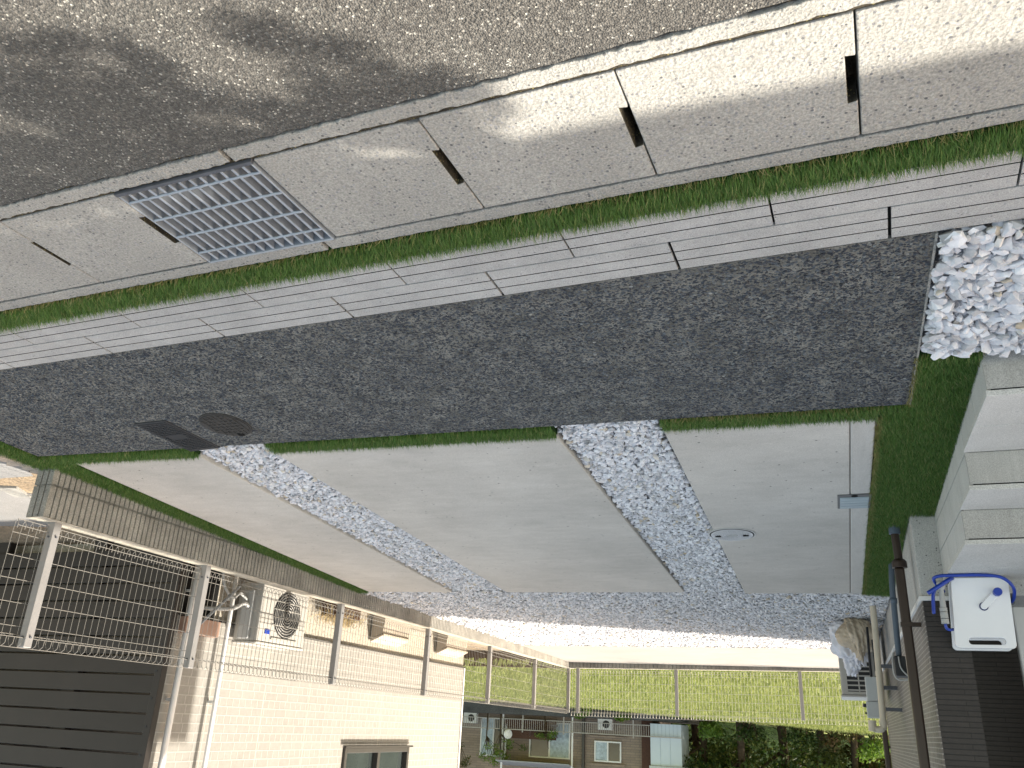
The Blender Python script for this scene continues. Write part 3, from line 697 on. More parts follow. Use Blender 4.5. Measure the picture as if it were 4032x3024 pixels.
# brown downpipe at the corner
dp = empty('downpipe', (-.376, 5.33, .27), 'dark brown downpipe in front of the tiled house corner, foot in the turf', 'drainpipe')
zc = g(-.38, 5.33)
MB().tube([(-.382, 5.33, zc - .03), (-.382, 5.33, zc + .045)], .031, 20).build('socket', M_bluegrey, dp, bevel=.002)
MB().tube([(-.382, 5.33, zc + .046), (-.386, 5.33, .462)], .0225, 20).build('lower_pipe', M_brown, dp, smooth=False)
MB().tube([(-.386, 5.33, .462), (-.386, 5.33, .475), (-.386, 5.33, .485), (-.386, 5.33, .512)], [.030, .040, .041, .041], 20).build('collar', M_brown, dp, bevel=.002)
MB().box(-.408, -.356, 5.305, 5.357, .5125, 5.15).build('upper_pipe', M_brown, dp, bevel=.010, segs=3)
for z in (.83, 2.2):
    b = MB().box(-.4565, -.4085, 5.320, 5.342, z - .012, z + .012).box(-.413, -.351, 5.300, 5.3045, z - .012, z + .012).box(-.3555, -.351, 5.3045, 5.36, z - .012, z + .012)
    b.build('bracket', M_brown, dp)
d2 = empty('downpipe', (-.36, 10.85, .3), 'dark brown downpipe at the far corner of the tiled house', 'drainpipe')
MB().box(-.440, -.385, 10.80, 10.86, .40, 5.1).build('pipe', M_brown, d2, bevel=.012, segs=3)
for z in (1.5, 3): MB().box(-.4565, -.4405, 10.815, 10.845, z - .012, z + .012).build('bracket', M_brown, d2)

# hose reel
HR = empty('hose_reel', (-.72, 4.95, .625), 'white boxy hose reel with blue hose on the top stair landing', 'hose reel')
ya, yb_ = 4.93, 4.958
def plate(y0, y1):
    m = MB(); xl0, xl1, xr0, xr1 = -.856, -.845, -.592, -.570
    def X(z, k): f = (z - .636) / (.988 - .636); return (xl0 + (xl1 - xl0) * f) if k == 0 else (xr0 + (xr1 - xr0) * f)
    def q(xa0, xb0, xa1, xb1, z0, z1):
        m.add([(xa0, y0, z0), (xb0, y0, z0), (xb0, y1, z0), (xa0, y1, z0), (xa1, y0, z1), (xb1, y0, z1), (xb1, y1, z1), (xa1, y1, z1)],
              [(3, 2, 1, 0), (4, 5, 6, 7), (0, 1, 5, 4), (1, 2, 6, 5), (2, 3, 7, 6), (3, 0, 4, 7)])
    zc0, zc1 = .938, .972
    o = []                                                    # plate with a rounded hand hole: outline strips round the hole
    hole = []; cx0, cx1 = -.800, -.634; rr = .016
    for cx, cz, a0 in ((cx1 - rr, zc0 + rr, -90), (cx1 - rr, zc1 - rr, 0), (cx0 + rr, zc1 - rr, 90), (cx0 + rr, zc0 + rr, 180)):
        for k in range(5): a = R(a0 + 22.5 * k); hole.append((cx + rr * math.cos(a), cz + rr * math.sin(a)))
    outer = []; r2 = .022; c4 = [(xr0 - .004, .636 + r2, -90), (X(.988, 1) - r2, .990 - r2, 0), (X(.988, 0) + r2, .990 - r2, 90), (xl0 + .004, .636 + r2, 180)]
    for cx, cz, a0 in ((xr0 - r2, .636 + r2, -90), (xr1 - r2, .990 - r2, 0), (xl1 + r2, .990 - r2, 90), (xl0 + r2, .636 + r2, 180)):
        for k in range(5): a = R(a0 + 22.5 * k); outer.append((cx + r2 * math.cos(a), cz + r2 * math.sin(a)))
    n = 20; vs = []
    for (ring, y) in ((outer, y0), (hole, y0), (outer, y1), (hole, y1)): vs += [(x, y, z) for x, z in ring]
    fs = []
    for i in range(n):
        j = (i + 1) % n
        fs += [(i, j, n + j, n + i), (2 * n + j, 2 * n + i, 3 * n + i, 3 * n + j), (j, i, 2 * n + i, 2 * n + j), (n + i, n + j, 3 * n + j, 3 * n + i)]
    return m.add(vs, fs)
plate(ya, yb_).build('front_plate', M_white, HR, bevel=.004)
plate(5.052, 5.078).build('rear_plate', M_white, HR, bevel=.004)
MB().tube([(-.722, yb_ + .001, .785), (-.722, 5.051, .785)], .055, 24).build('drum', M_navy, HR)
m = MB()
for i, yy in enumerate(np.linspace(yb_ + .012, 5.040, 6)):
    for rr in (.075, .098): m.tube([(-.722 + rr * math.cos(a), yy, .785 + rr * math.sin(a)) for a in np.linspace(0, 2 * math.pi, 33)], .0085, 8, False)
m.build('coiled_hose', M_navy, HR, smooth=True)
a, b = Vector((-.726, 4.918, .784)), Vector((-.793, 4.918, .717)); dv = (b - a).normalized(); pv = Vector((dv.z, 0, -dv.x))
out = []
for k in range(9): an = R(90 + 22.5 * k); out.append(a + (dv * math.cos(an) + pv * math.sin(an)) * .016)
for k in range(9): an = R(-90 + 22.5 * k); out.append(b + (dv * math.cos(an) + pv * math.sin(an)) * .016)
MB().loft([[(p.x, 4.912, p.z) for p in out], [(p.x, 4.9255, p.z) for p in out]]).build('crank_arm', M_white, HR, bevel=.003)
MB().tube([(-.726, 4.9258, .784), (-.726, 4.9298, .784)], .021, 24).build('pivot_ring', M_navy, HR)
MB().tube([(-.793, 4.870, .717), (-.793, 4.876, .717), (-.793, 4.9115, .717)], [.017, .0205, .020], 24).build('crank_knob', M_blue, HR, smooth=False)
def smooth_path(P, n=8):
    P = [Vector(p) for p in P]; out = []
    for i in range(len(P) - 1):
        p0, p1, p2, p3 = P[max(i - 1, 0)], P[i], P[i + 1], P[min(i + 2, len(P) - 1)]
        for k in range(n):
            t = k / n; out.append(.5 * ((2 * p1) + (p2 - p0) * t + (2 * p0 - 5 * p1 + 4 * p2 - p3) * t * t + (3 * p1 - p0 - 3 * p2 + p3) * t ** 3))
    out.append(P[-1]); return out
h = MB().tube(smooth_path([(-.560, 4.99, .70), (-.525, 4.95, .668), (-.51, 4.90, .645), (-.54, 4.872, .636), (-.60, 4.868, .635), (-.736, 4.868, .635), (-.820, 4.872, .648), (-.868, 4.90, .690), (-.874, 4.96, .735), (-.86, 5.01, .76)]), .0085, 10)
h.tube(smooth_path([(-.600, 4.93, .640), (-.580, 4.90, .652), (-.53, 4.89, .685), (-.471, 4.885, .722)]), .0105, 10)
h.tube(smooth_path([(-.537, 4.925, .873), (-.540, 4.93, .893), (-.556, 4.94, .900), (-.575, 4.965, .895)]), .0075, 10)
h.build('hose', M_blue, HR, smooth=True)
nz = MB().tube([(-.541, 4.915, .655), (-.541, 4.915, .665), (-.540, 4.917, .690), (-.540, 4.918, .700)], [.012, .020, .020, .014], 16)
nz.tube([(-.540, 4.918, .700), (-.537, 4.92, .790)], [.012, .015], 16)
for z0_, z1_ in ((.792, .812), (.815, .845), (.848, .872)): nz.tube([(-.537, 4.922, z0_), (-.537, 4.922, z1_)], .0185, 16)
nz.build('nozzle', M_grey, HR, smooth=False)
MB().tube(smooth_path([(-.515, 4.915, .690), (-.500, 4.915, .720), (-.494, 4.915, .760), (-.489, 4.915, .823)]), [.009] * 24 + [.006], 8).build('trigger', M_blue, HR, smooth=True)
MB().tube([(-.868, 4.975, .725), (-.868, 5.0, .725)], .014, 16).build('tap_connector', M_galvd, HR); MB().tube([(-.868, 4.99, .755), (-.868, 5.01, .755)], .012, 16).build('tap_connector', M_galvd, HR)

# pipes, boxes and bags along the side of the tiled house
bp = empty('beige_pipe', (-.32, 8.0, g(-.32, 8.0)), 'beige drain pipe rising from the gravel with an elbow at its top', 'drainpipe')
MB().tube(smooth_path([(-.326, 8.0, .33), (-.322, 8.0, .60), (-.312, 8.0, 1.0), (-.304, 8.0, 1.31), (-.296, 8.0, 1.345), (-.262, 8.0, 1.358), (-.215, 8.0, 1.35)], 6), .026, 14).build('pipe', M_beige, bp, smooth=True)
for q0, q1, rq in (((-.219, 8.0, 1.29), (-.216, 8.0, 1.375), .032), ((-.305, 8.0, 1.285), (-.304, 8.0, 1.325), .031), ((-.3135, 8, .90), (-.3125, 8, .94), .029)): MB().tube([q0, q1], rq, 14).build('coupling', M_beige, bp)
for z in (.86, 1.2): MB().box(-.456, -.335, 7.985, 8.015, z - .014, z + .014).build('bracket', M_galvd, bp)
eb = empty('junction_box', (-.26, 8.3, .95), 'pale grey stepped cable box beside the beige pipe', 'cable box')
MB().box(-.325, -.205, 8.26, 8.36, .93, 1.13).build('lower_box', M_elec, eb, bevel=.006)
MB().box(-.330, -.195, 8.255, 8.365, 1.132, 1.265).build('upper_box', M_elec, eb, bevel=.006)
MB().box(-.194, -.168, 8.29, 8.33, 1.15, 1.18).build('cable_gland', M_plas, eb); MB().box(-.194, -.178, 8.29, 8.31, 1.22, 1.235).build('cable_gland', M_plas, eb)
m = MB().tube(smooth_path([(-.26, 8.31, .93), (-.262, 8.33, .80), (-.27, 8.4, .62), (-.28, 8.6, .48)]), .011, 8).tube(smooth_path([(-.30, 8.31, .93), (-.305, 8.35, .80), (-.31, 8.5, .60)]), .011, 8)
m.build('cable', M_plas, eb, smooth=True)
MB().box(-.456, -.3305, 8.28, 8.34, 1.0, 1.03).build('bracket', M_galvd, eb)
cd = empty('conduit', (-.39, 6.1, .33), 'blue-grey conduit rising from the turf into a black box on the house wall', 'conduit')
MB().tube(smooth_path([(-.405, 6.25, .30), (-.393, 6.25, .43), (-.388, 6.25, .52), (-.386, 6.25, .61), (-.382, 6.25, .75), (-.378, 6.25, .925)], 6), .019, 14).tube([(-.390, 6.25, .55), (-.388, 6.25, .585)], .0225, 14).build('pipe', M_bluegrey, cd, smooth=True)
MB().box(-.456, -.345, 6.20, 6.42, .926, 1.05).build('terminal_box', M_plas, cd, bevel=.008)
m = MB().tube(smooth_path([(-.345, 6.22, .905), (-.335, 6.21, .95), (-.335, 6.20, 1.04), (-.36, 6.19, 1.075), (-.42, 6.185, 1.07)]), .006, 8).tube(smooth_path([(-.372, 6.195, .93), (-.378, 6.19, 1.0), (-.41, 6.185, 1.045), (-.44, 6.185, 1.06)]), .005, 8)
m.build('cable', M_grey, cd, smooth=True)

def rumpled(c, rx, ry, rz, seed, n=56, amp=.1, lean=(0, 0)):
    rg = np.random.default_rng(seed); K = []
    for q in range(16):
        f = rg.uniform(2, 4) * 1.22 ** q; K.append((rg.normal(size=3) * (1, 1, .45) * f * .55, rg.uniform(0, 6.28), 1.9 / (f ** .8)))
    mb = MB(); rings = []
    for j in range(n + 1):
        th = math.pi * j / n; ring = []
        for i in range(2 * n):
            a = 2 * math.pi * i / (2 * n); p = np.array([math.sin(th) * math.cos(a), math.sin(th) * math.sin(a), -math.cos(th)])
            f = 1 + amp * sum(w * (1 - 2 * abs(math.sin(k @ p + ph))) for k, ph, w in K)
            taper = 1.12 - .28 * (p[2] + 1) / 2; z = c[2] + rz * p[2] * (f if p[2] > 0 else 1); hh = (p[2] + 1) / 2
            ring.append((c[0] + rx * p[0] * f * taper + lean[0] * hh, c[1] + ry * p[1] * f * taper + lean[1] * hh, max(z, c[2] - rz * .86)))
        rings.append(ring)
    return mb.loft(rings)
o = rumpled((-.165, 8.78, .55), .18, .16, .20, 3, amp=.13, lean=(-.05, 0)).build('waste_sack', M_bagb, smooth=True); tag(o, 'beige filled plastic sack leaning on the beige pipe', 'sack')
o = rumpled((-.06, 8.93, .61), .19, .15, .25, 5, amp=.17, lean=(-.10, 0)).build('waste_sack', M_bagw, smooth=True); tag(o, 'white crumpled plastic sack behind the beige sack', 'sack')

def ac_unit(name_label, x0, x1, y0, y1, z0, z1, face, group):
    r = empty('air_conditioner', ((x0 + x1) / 2, (y0 + y1) / 2, z0), name_label, 'air conditioner', group)
    MB().box(x0, x1, y0, y1, z0 + .02, z1).build('case', M_acw, r, bevel=.012, segs=3)
    MB().box(x0 - .008, x1 + .008, y0 - .008, y1 + .008, z1 + .0005, z1 + .022).build('lid', M_acw, r, bevel=.008)
    for yy in (y0 + .1, y1 - .1): MB().box(x0 - .03, x1 + .03, yy - .03, yy + .03, z0 - .06, z0 + .0195).build('foot', M_grey, r, bevel=.004)
    return r
A2 = ac_unit('air conditioner unit behind the sacks at the far end of the tiled house', -.36, -.005, 9.45, 10.25, .45, 1.03, 'y', 'outdoor air conditioner units')
MB().box(-.30, -.055, 9.438, 9.4445, .56, 1.00).build('grille', M_acd, A2)
m = MB()
for k in range(10): m.box(-.30, -.055, 9.428, 9.4375, .575 + k * .045, .588 + k * .045)
for x in (-.30, -.18, -.067): m.box(x, x + .012, 9.422, 9.4278, .56, 1.0)
m.build('louvre', M_acw, A2)

# ------------------------------------------------------------------ neighbour's side on the right
S(MB().prism([(4.40, 2.0), (12, 2.0), (12, 15.2), (4.37, 15.2), (4.37, 3.5)], -.05, lambda x, y: .115 + .010 * (y - 3.4)).build('yard_gravel', M_yard))
NX = 5.05
nh = empty('cream_house', (7, 8.6, .2), 'cream brick-patterned house beyond the mesh fence', 'house')
Y0, Y1 = 5.60, 11.57
MB().box(NX + .02, 10, Y0 + .02, Y1 - .01, .0, .735).build('foundation', M_base, nh)
MB().box(NX - .012, 10, Y0, Y1 + .005, .7355, .752).build('flashing', M_frame, nh)
wy0, wy1, wz0, wz1 = 8.47, 9.98, 1.78, 2.75
m = MB()
m.box(NX, NX + .15, Y0, wy0, .7525, 4.6).box(NX, NX + .15, wy1, Y1, .7525, 4.6).box(NX, NX + .15, wy0, wy1, .7525, wz0).box(NX, NX + .15, wy0, wy1, wz1, 4.6)
m.build('wall', M_side, nh)
MB().box(NX + .1505, 10, Y0, Y1, .7525, 4.6).build('wall', M_side, nh)
m = MB()
for y in (6.19, 6.945, 7.70, 8.455, 9.21, 9.965, 10.72):
    for z0_, z1_ in ((.7525, 4.6),):
        if wy0 - .01 < y < wy1: m.box(NX - .0005, NX - .0001, y - .004, y + .004, z0_, wz0 - .02)
        else: m.box(NX - .0005, NX - .0001, y - .004, y + .004, z0_, z1_)
m.build('panel_joint', plain('joint_sealant', (.46, .42, .36), .8), nh)
MB().box(NX - .012, NX + .04, Y1 - .03, Y1 + .006, .7525, 4.6).build('corner_trim', M_trim, nh)
MB().box(4.7, 10.4, Y0 - .3, Y1 + .35, 4.62, 4.8).build('roof', M_frame, nh)
wf = MB()
for a, b, c, d_ in ((wy0, wy0 + .05, wz0, wz1), (wy1 - .05, wy1, wz0, wz1), (wy0 + .05, wy1 - .05, wz0, wz0 + .05), (wy0 + .05, wy1 - .05, wz1 - .05, wz1), ((wy0 + wy1) / 2 - .03, (wy0 + wy1) / 2 + .03, wz0 + .05, wz1 - .05)):
    wf.box(NX - .03, NX + .05, a, b, c, d_)
wfo = wf.build('window', M_frame, nh, bevel=.004)
MB().box(NX + .03, NX + .035, wy0 + .05, wy1 - .05, wz0 + .05, wz1 - .05).build('pane', M_glass, wfo)
MB().box(NX - .06, NX - .031, wy0 - .04, wy1 + .04, wz0 - .022, wz0 - .001).build('sill', M_frame, wfo)
MB().box(NX + .06, NX + .08, wy0 + .1, wy0 + .66, wz0 + .05, wz1 - .05).build('curtain', M_curt, wfo)
MB().box(NX + .0, NX + .01, 5.66, 6.07, .30, .733).build('recess_shade_sheet', M_dark, nh)  # flat sheet coloured dark to stand for a shadowed recess
MB().box(NX - .09, NX - .013, 5.64, 6.06, .76, .89).build('brown_band', plain('pinkish_brown', (.40, .26, .20), .7), nh, bevel=.003)  # plain pinkish brown band above the base flashing
for y, r_ in ((5.675, .026), (6.18, .019)):
    o = empty('downpipe', (4.97, y, .2), 'white downpipe on the cream house nearest the dark slatted screen' if y < 6 else 'thin white downpipe beside the air conditioner on the cream house', 'drainpipe')
    MB().tube([(4.975, y, .18), (4.975, y, .75), (4.975, y, 4.5)], r_, 14).build('pipe', M_trim, o, smooth=True)
    for z in (.55, 1.4, 2.6): MB().box(4.985, 5.049, y - .008, y + .008, z - .01, z + .01).build('bracket', M_trim, o)
A1 = ac_unit('cream air conditioner unit behind the mesh fence, round fan grille facing the slabs', 4.75, 5.0, 6.30, 7.02, .36, .885, 'x', 'outdoor air conditioner units')
MB().tube([(4.7485, 6.70, .625), (4.744, 6.70, .625)], .205, 40).build('fan_opening', M_acd, A1)
m = MB()
for k in range(1, 9): m.tube([(4.740, 6.70 + .024 * k * math.cos(a), .625 + .024 * k * math.sin(a)) for a in np.linspace(0, 2 * math.pi, 37)], .0028, 5, False)
for k in range(4): m.box(4.7395, 4.7425, 6.495, 6.905, .515 + k * .07, .521 + k * .07)
m.box(4.738, 4.747, 6.50, 6.90, .838, .856)
m.build('fan_guard', M_acw, A1)
MB().box(4.82, 4.94, 6.262, 6.2995, .45, .87).build('pipe_cover', M_grey, A1, bevel=.01)
MB().box(4.7445, 4.7495, 6.40, 6.47, .775, .815).build('sticker', M_blue, A1)
m = MB().tube(smooth_path([(4.86, 6.262, .60), (4.86, 6.20, .58), (4.88, 6.08, .64), (4.95, 5.95, .66), (5.04, 5.9, .66)]), .018, 10).tube(smooth_path([(4.88, 6.262, .55), (4.88, 6.15, .50), (4.88, 6.06, .55), (4.93, 5.98, .45), (4.95, 5.96, .30)]), .014, 10)
m.build('refrigerant_pipe', M_grey, A1, smooth=True)
o = MB().tube([(4.80, 5.62, .82), (4.86, 6.10, .45)], .012, 6).build('metal_bar', M_galv); tag(o, 'slanting aluminium bar beside the dark slatted screen', 'bar')
for y0_, y1_, z1_, lab in ((8.80, 9.46, .655, 'nearer beige box with a sloping lid against the cream house base'), (10.57, 11.25, .64, 'farther beige box with sloping lid at the far corner of the cream house')):
    bx = empty('storage_box', (4.95, (y0_ + y1_) / 2, .18), lab, 'storage box', 'beige boxes along the cream house')
    MB().add([(4.85, y0_, .12), (5.045, y0_, .12), (5.045, y1_, .12), (4.85, y1_, .12), (4.90, y0_, z1_ - .10), (5.045, y0_, z1_ - .03), (5.045, y1_, z1_ - .03), (4.90, y1_, z1_ - .10)],
             [(3, 2, 1, 0), (4, 5, 6, 7), (0, 1, 5, 4), (1, 2, 6, 5), (2, 3, 7, 6), (3, 0, 4, 7)]).build('body', plain('taupe_panel', (.36, .31, .25), .6), bx, bevel=.004)
    MB().add([(4.88, y0_ - .01, z1_ - .095), (5.046, y0_ - .01, z1_ - .0295), (5.046, y1_ + .01, z1_ - .0295), (4.88, y1_ + .01, z1_ - .095), (4.88, y0_ - .01, z1_ - .075), (5.046, y0_ - .01, z1_), (5.046, y1_ + .01, z1_), (4.88, y1_ + .01, z1_ - .075)],
             [(3, 2, 1, 0), (4, 5, 6, 7), (0, 1, 5, 4), (1, 2, 6, 5), (2, 3, 7, 6), (3, 0, 4, 7)]).build('lid', plain('taupe_lid', (.44, .38, .31), .6), bx, bevel=.003)
pt = empty('planter', (4.95, 7.86, .18), 'dark brown planter with dry straw against the cream house base', 'planter')
MB().box(4.82, 5.02, 7.66, 8.14, .14, .50).build('tub', M_sleep, pt, bevel=.01)
m = MB()
for k in range(240):
    x, y = random.uniform(4.83, 5.01), random.uniform(7.62, 8.18); z = .49; a = random.uniform(0, 6.28); L = random.uniform(.08, .2)
    m.tube([(x, y, z), (x + math.cos(a) * L * .5, y + math.sin(a) * L * .5, z + random.uniform(.0, .10)), (x + math.cos(a) * L, y + math.sin(a) * L, z + random.uniform(-.12, .03))], .002, 3, False)
m.build('straw', plain('dry_straw', (.42, .33, .18), .9), pt)

# dark slatted screen
sc_ = empty('slatted_screen', (7, 5.45, .2), 'dark brown screen of wide horizontal boards in front of cream house', 'screen')
for k in range(15):
    z = .245 + k * .1415
    MB().box(4.985, 9.6, 5.44, 5.462, z, z + .128).build('board', M_brownd, sc_, bevel=.002)
MB().box(4.915, 4.983, 5.415, 5.475, .15, 2.5).build('frame_post', M_brownd, sc_, bevel=.003)
for x in (5.88, 7.03, 8.2): MB().box(x - .07, x + .07, 5.465, 5.53, .02, 2.45).build('post', M_brownd, sc_)
for k in range(8): MB().tube([(4.962, 5.412, .60 + k * .2), (4.962, 5.4148, .60 + k * .2)], .009, 8).build('bolt', M_plas, sc_)

# paving by the neighbour's wall end
zy = lambda dz: (lambda x, y: .115 + .010 * (y - 3.4) + dz)
S(MB().prism([(4.55, 3.20), (6.2, 3.20), (5.35, 3.78), (4.98, 3.74), (4.74, 3.745), (4.63, 3.60)], 0, zy(.006)).build('yard_path', M_path))
S(MB().prism([(5.25, 3.90), (7.2, 3.90), (7.6, 4.80), (6.35, 4.88), (5.95, 4.98), (5.0, 4.30), (5.18, 4.08)], 0, zy(.008)).build('yard_path', M_path))
S(MB().prism([(5.10, 3.93), (5.24, 3.89), (5.34, 4.12), (5.22, 4.16)], 0, zy(.016)).prism([(5.245, 3.80), (7.0, 3.80), (7.0, 3.895), (5.245, 3.895)], 0, zy(.03)).build('yard_kerb', M_kerb))
m = MB()
for k in range(26):
    u = k / 25; x = 4.47 + random.uniform(-.03, .06); y = 2.7 + u * .95; x -= max(0, y - 3.2) * .05
    m.prism([(x + .06 * math.cos(a) * random.uniform(.7, 1.1), y + .035 * math.sin(a) * random.uniform(.7, 1.2)) for a in np.linspace(0, 2 * math.pi, 8)[:-1]], .05, .150 + random.uniform(0, .025))
tag(m.build('edging_stone', concrete('beige_stone', (.44, .37, .30), .25, 8, 90, 0, bump=.8), bevel=.004), 'row of flat beige stones edging the turf by the wall end', 'edging stones', kind='stuff')
rb = MB().box(4.40, 8.5, 14.92, 14.99, .1, .50).build('retaining_board', M_sleep); tag(rb, 'low dark brown retaining board at the foot of the lawn behind the cream house', 'retaining wall')

# ------------------------------------------------------------------ lawn and what stands beyond it
def lawn_z(x, y):
    t = min(max((y - 15) / 30, 0), 1.6); return .40 + t * (.52 - .042 * min(max(x, -14), 16)) + .03 * math.sin(x * .9 + y * .31) * t
def lawn_mat():
    n = NT('lawn'); a = n.noise(.8, 6, .7); b = n.noise(9, 5, .8, (1, .35, 1)); c = n.ramp(b, 0, [(.28, (.17, .205, .06)), (.5, (.22, .255, .08)), (.72, (.29, .315, .11))])
    m = n.ramp(a, 0, [(.3, (.78, .85, .75)), (.7, (1.12, 1.08, 1.0))]); c = n.mix(c, 0, m, 0, 1, mode='MULTIPLY')
    return n.fin(c, 2, .8, .2, n.bump(b, 0, 1, .08))
M_lawn = lawn_mat()
def lf(u, v):
    x = -14 + 44 * u; y = 14.27 + (95 - 14.27) * v * v
    return (x, y, lawn_z(x, y) if y > 14.99 else min(lawn_z(x, y), .40))
LW = MB(); LW.grid(lambda u, v: (-14 + 44 * u, 15.0 + 80 * v * v, lawn_z(-14 + 44 * u, 15.0 + 80 * v * v)), 60, 60)
LW.grid(lambda u, v: (-14 + 18.38 * u, 14.245 + .754 * v, .40), 10, 2)
S(LW.build('lawn', M_lawn))
M_lawnb = tinted('lawn_blades', [(0, (.17, .21, .06)), (.5, (.22, .26, .08)), (1, (.31, .33, .12))], .6, .25, 2, .4)
lz = np.vectorize(lawn_z, otypes=[float])
blades('grass', [(-5, 14.3), (10, 14.3), (16, 30), (-7, 30)], 170, .13, .022, .1, M_lawnb, 'sunlit long lawn grass beyond the fence', lz, rand=.35)
blades('grass', [(-7, 30), (16, 30), (24, 46), (-9, 46)], 70, .20, .05, .1, M_lawnb, 'sunlit lawn farther off towards the trees', lz, rand=.35)

YB = 48.0
fb = empty('brick_building', (16, 52, 1.2), 'brown brick house with balcony railing beyond the lawn', 'house')
MB().box(8.05, 30, 47.2, 58, -.1, .98).build('retaining_wall', M_retain, fb)
MB().box(10.35, 30, 48.4, 57, .985, 6.6).build('wall', M_farb, fb)
MB().box(9.6, 31, 47.4, 58, 6.62, 6.9).build('roof', M_frame, fb)
MB().box(9.75, 10.34, 48.2, 50.2, .985, 6.6).build('corner_pier', M_wood, fb)
shd = MB().box(8.1, 9.74, 47.6, 50, 1.12, 3.16); shd.build('extension', M_pale, fb)
m = MB()
for k in range(1, 8): m.box(8.1 + k * .205 - .012, 8.1 + k * .205 + .012, 47.585, 47.599, 1.14, 1.72)
for x in (8.68, 9.20): m.box(x, x + .02, 47.585, 47.599, 1.74, 3.15)
m.build('panel_rib', plain('panel_rib', (.42, .48, .54), .5), fb)
MB().box(7.95, 9.8, 47.5, 50.1, 3.17, 3.32).build('extension_roof', M_elec, fb)
m = MB().box(9.74, 24, 47.45, 47.49, 1.20, 1.24).box(9.74, 24, 47.45, 47.49, 1.74, 1.79).box(8.06, 9.739, 47.40, 47.45, 1.73, 1.79)
for k in range(118):
    x = 9.8 + k * .12
    m.box(x, x + .022, 47.46, 47.48, 1.2405, 1.7395)
for x in (10.6, 14.5, 16.9, 19.0, 22): m.box(x, x + .06, 47.44, 47.50, .99, 1.9)
m.build('railing', plain('balcony_railing', (.36, .33, .30), .5), fb)
for x in (14.0, 18.1): MB().box(x, x + .08, 47.5, 47.58, .99, 4.0).build('porch_post', M_trim, fb)
def far_window(x0, x1, z0, z1, split=True, curtain=0, col=M_trim):
    fw = MB(); t = .07
    for a, b, c, d_ in ((x0, x0 + t, z0, z1), (x1 - t, x1, z0, z1), (x0 + t, x1 - t, z0, z0 + t), (x0 + t, x1 - t, z1 - t, z1)) + ((((x0 + x1) / 2 - .04, (x0 + x1) / 2 + .04, z0 + t, z1 - t),) if split else ()):
        fw.box(a, b, 48.30, 48.38, c, d_)
    o = fw.build('window', col, fb); MB().box(x0 + t, x1 - t, 48.36, 48.375, z0 + t, z1 - t).build('pane', M_glass, o)
    if curtain: MB().box(x0 + t if curtain < 0 else (x0 + x1) / 2, (x0 + x1) / 2 if curtain < 0 else x1 - t, 48.345, 48.355, z0 + t, z1 - t).build('curtain', plain('pale_curtain', (.40, .46, .50), .9, .1, 0, .3, 7), o)
far_window(11.5, 13.0, 2.12, 3.17, True, 1); far_window(14.4, 16.8, 1.30, 3.16, True, -1); far_window(18.2, 19.8, 1.2, 3.24, True, 1)
MB().box(11.3, 13.2, 48.25, 48.3, 3.25, 3.40).box(11.2, 13.3, 48.15, 48.3, 1.86, 1.93).build('window_surround', M_farb, fb)
m = MB()
for a, b in ((17.0, 18.1), (15.0, 16.3), (16.3, 17.0)): m.box(a, b, 47.62, 47.66, 1.25, 1.42).box(a, b, 47.62, 47.66, 2.08, 2.22)
for k in range(60):
    x = 14.9 + k * .054
    m.tube([(x, 47.64, 1.42), (x + .5 if x < 17.5 else x - .5, 47.64, 2.08)], .018, 4); m.tube([(x, 47.64, 2.08), (x + .5 if x < 17.5 else x - .5, 47.64, 1.42)], .018, 4)
m.build('lattice', M_wood, fb)
m = MB().add([(14.05, 47.0, 3.35), (18.3, 47.0, 3.35), (18.3, 48.38, 3.62), (14.05, 48.38, 3.62), (14.05, 47.0, 3.39), (18.3, 47.0, 3.39), (18.3, 48.38, 3.66), (14.05, 48.38, 3.66)], [(3, 2, 1, 0), (4, 5, 6, 7), (0, 1, 5, 4), (1, 2, 6, 5), (2, 3, 7, 6), (3, 0, 4, 7)])
m.build('awning', plain('smoky_awning', (.28, .30, .32), .3), fb)
m = MB().tube([(17.75, 47.36, 2.02), (17.72, 47.33, 2.02), (17.70, 47.32, 2.02)], [.26, .22, .03], 20).tube([(17.72, 47.34, 2.0), (17.6, 47.44, 1.85)], .02, 6)
dsh = m.build('satellite_dish', M_white, fb)
for x, lab in ((12.28, 'air conditioner unit on the far brick house balcony nearest its pale extension'), (20.3, 'air conditioner unit on the far brick house balcony behind the cream house')):
    r = empty('air_conditioner', (x, 47.9, 1.0), lab, 'air conditioner', 'outdoor air conditioner units')
    MB().box(x - .4, x + .4, 47.75, 48.05, .99, 1.55).build('case', M_trim, r, bevel=.02)
    MB().tube([(x - .08, 47.749, 1.27), (x - .08, 47.735, 1.27)], .2, 20).build('fan_opening', M_acd, r)
MB().box(13.55, 13.68, 48.2, 48.39, 1.0, 3.6).build('drainpipe', M_frame, fb)
dh = empty('distant_house', (11.6, 80, 1), 'tiny pale house glimpsed between far extension and the trees', 'house')
MB().box(10.2, 14.6, 80, 86, .5, 2.9).build('wall', M_trim, dh)
MB().add([(9.8, 79.6, 2.9), (15, 79.6, 2.9), (15, 86.4, 2.9), (9.8, 86.4, 2.9), (12.4, 79.6, 4.1), (12.4, 86.4, 4.1)], [(0, 1, 4), (1, 2, 5, 4), (2, 3, 5), (3, 0, 4, 5), (3, 2, 1, 0)]).build('roof', M_elec, dh)
MB().box(12.3, 12.9, 79.97, 79.995, 1.3, 2.0).build('window', M_acd, dh)

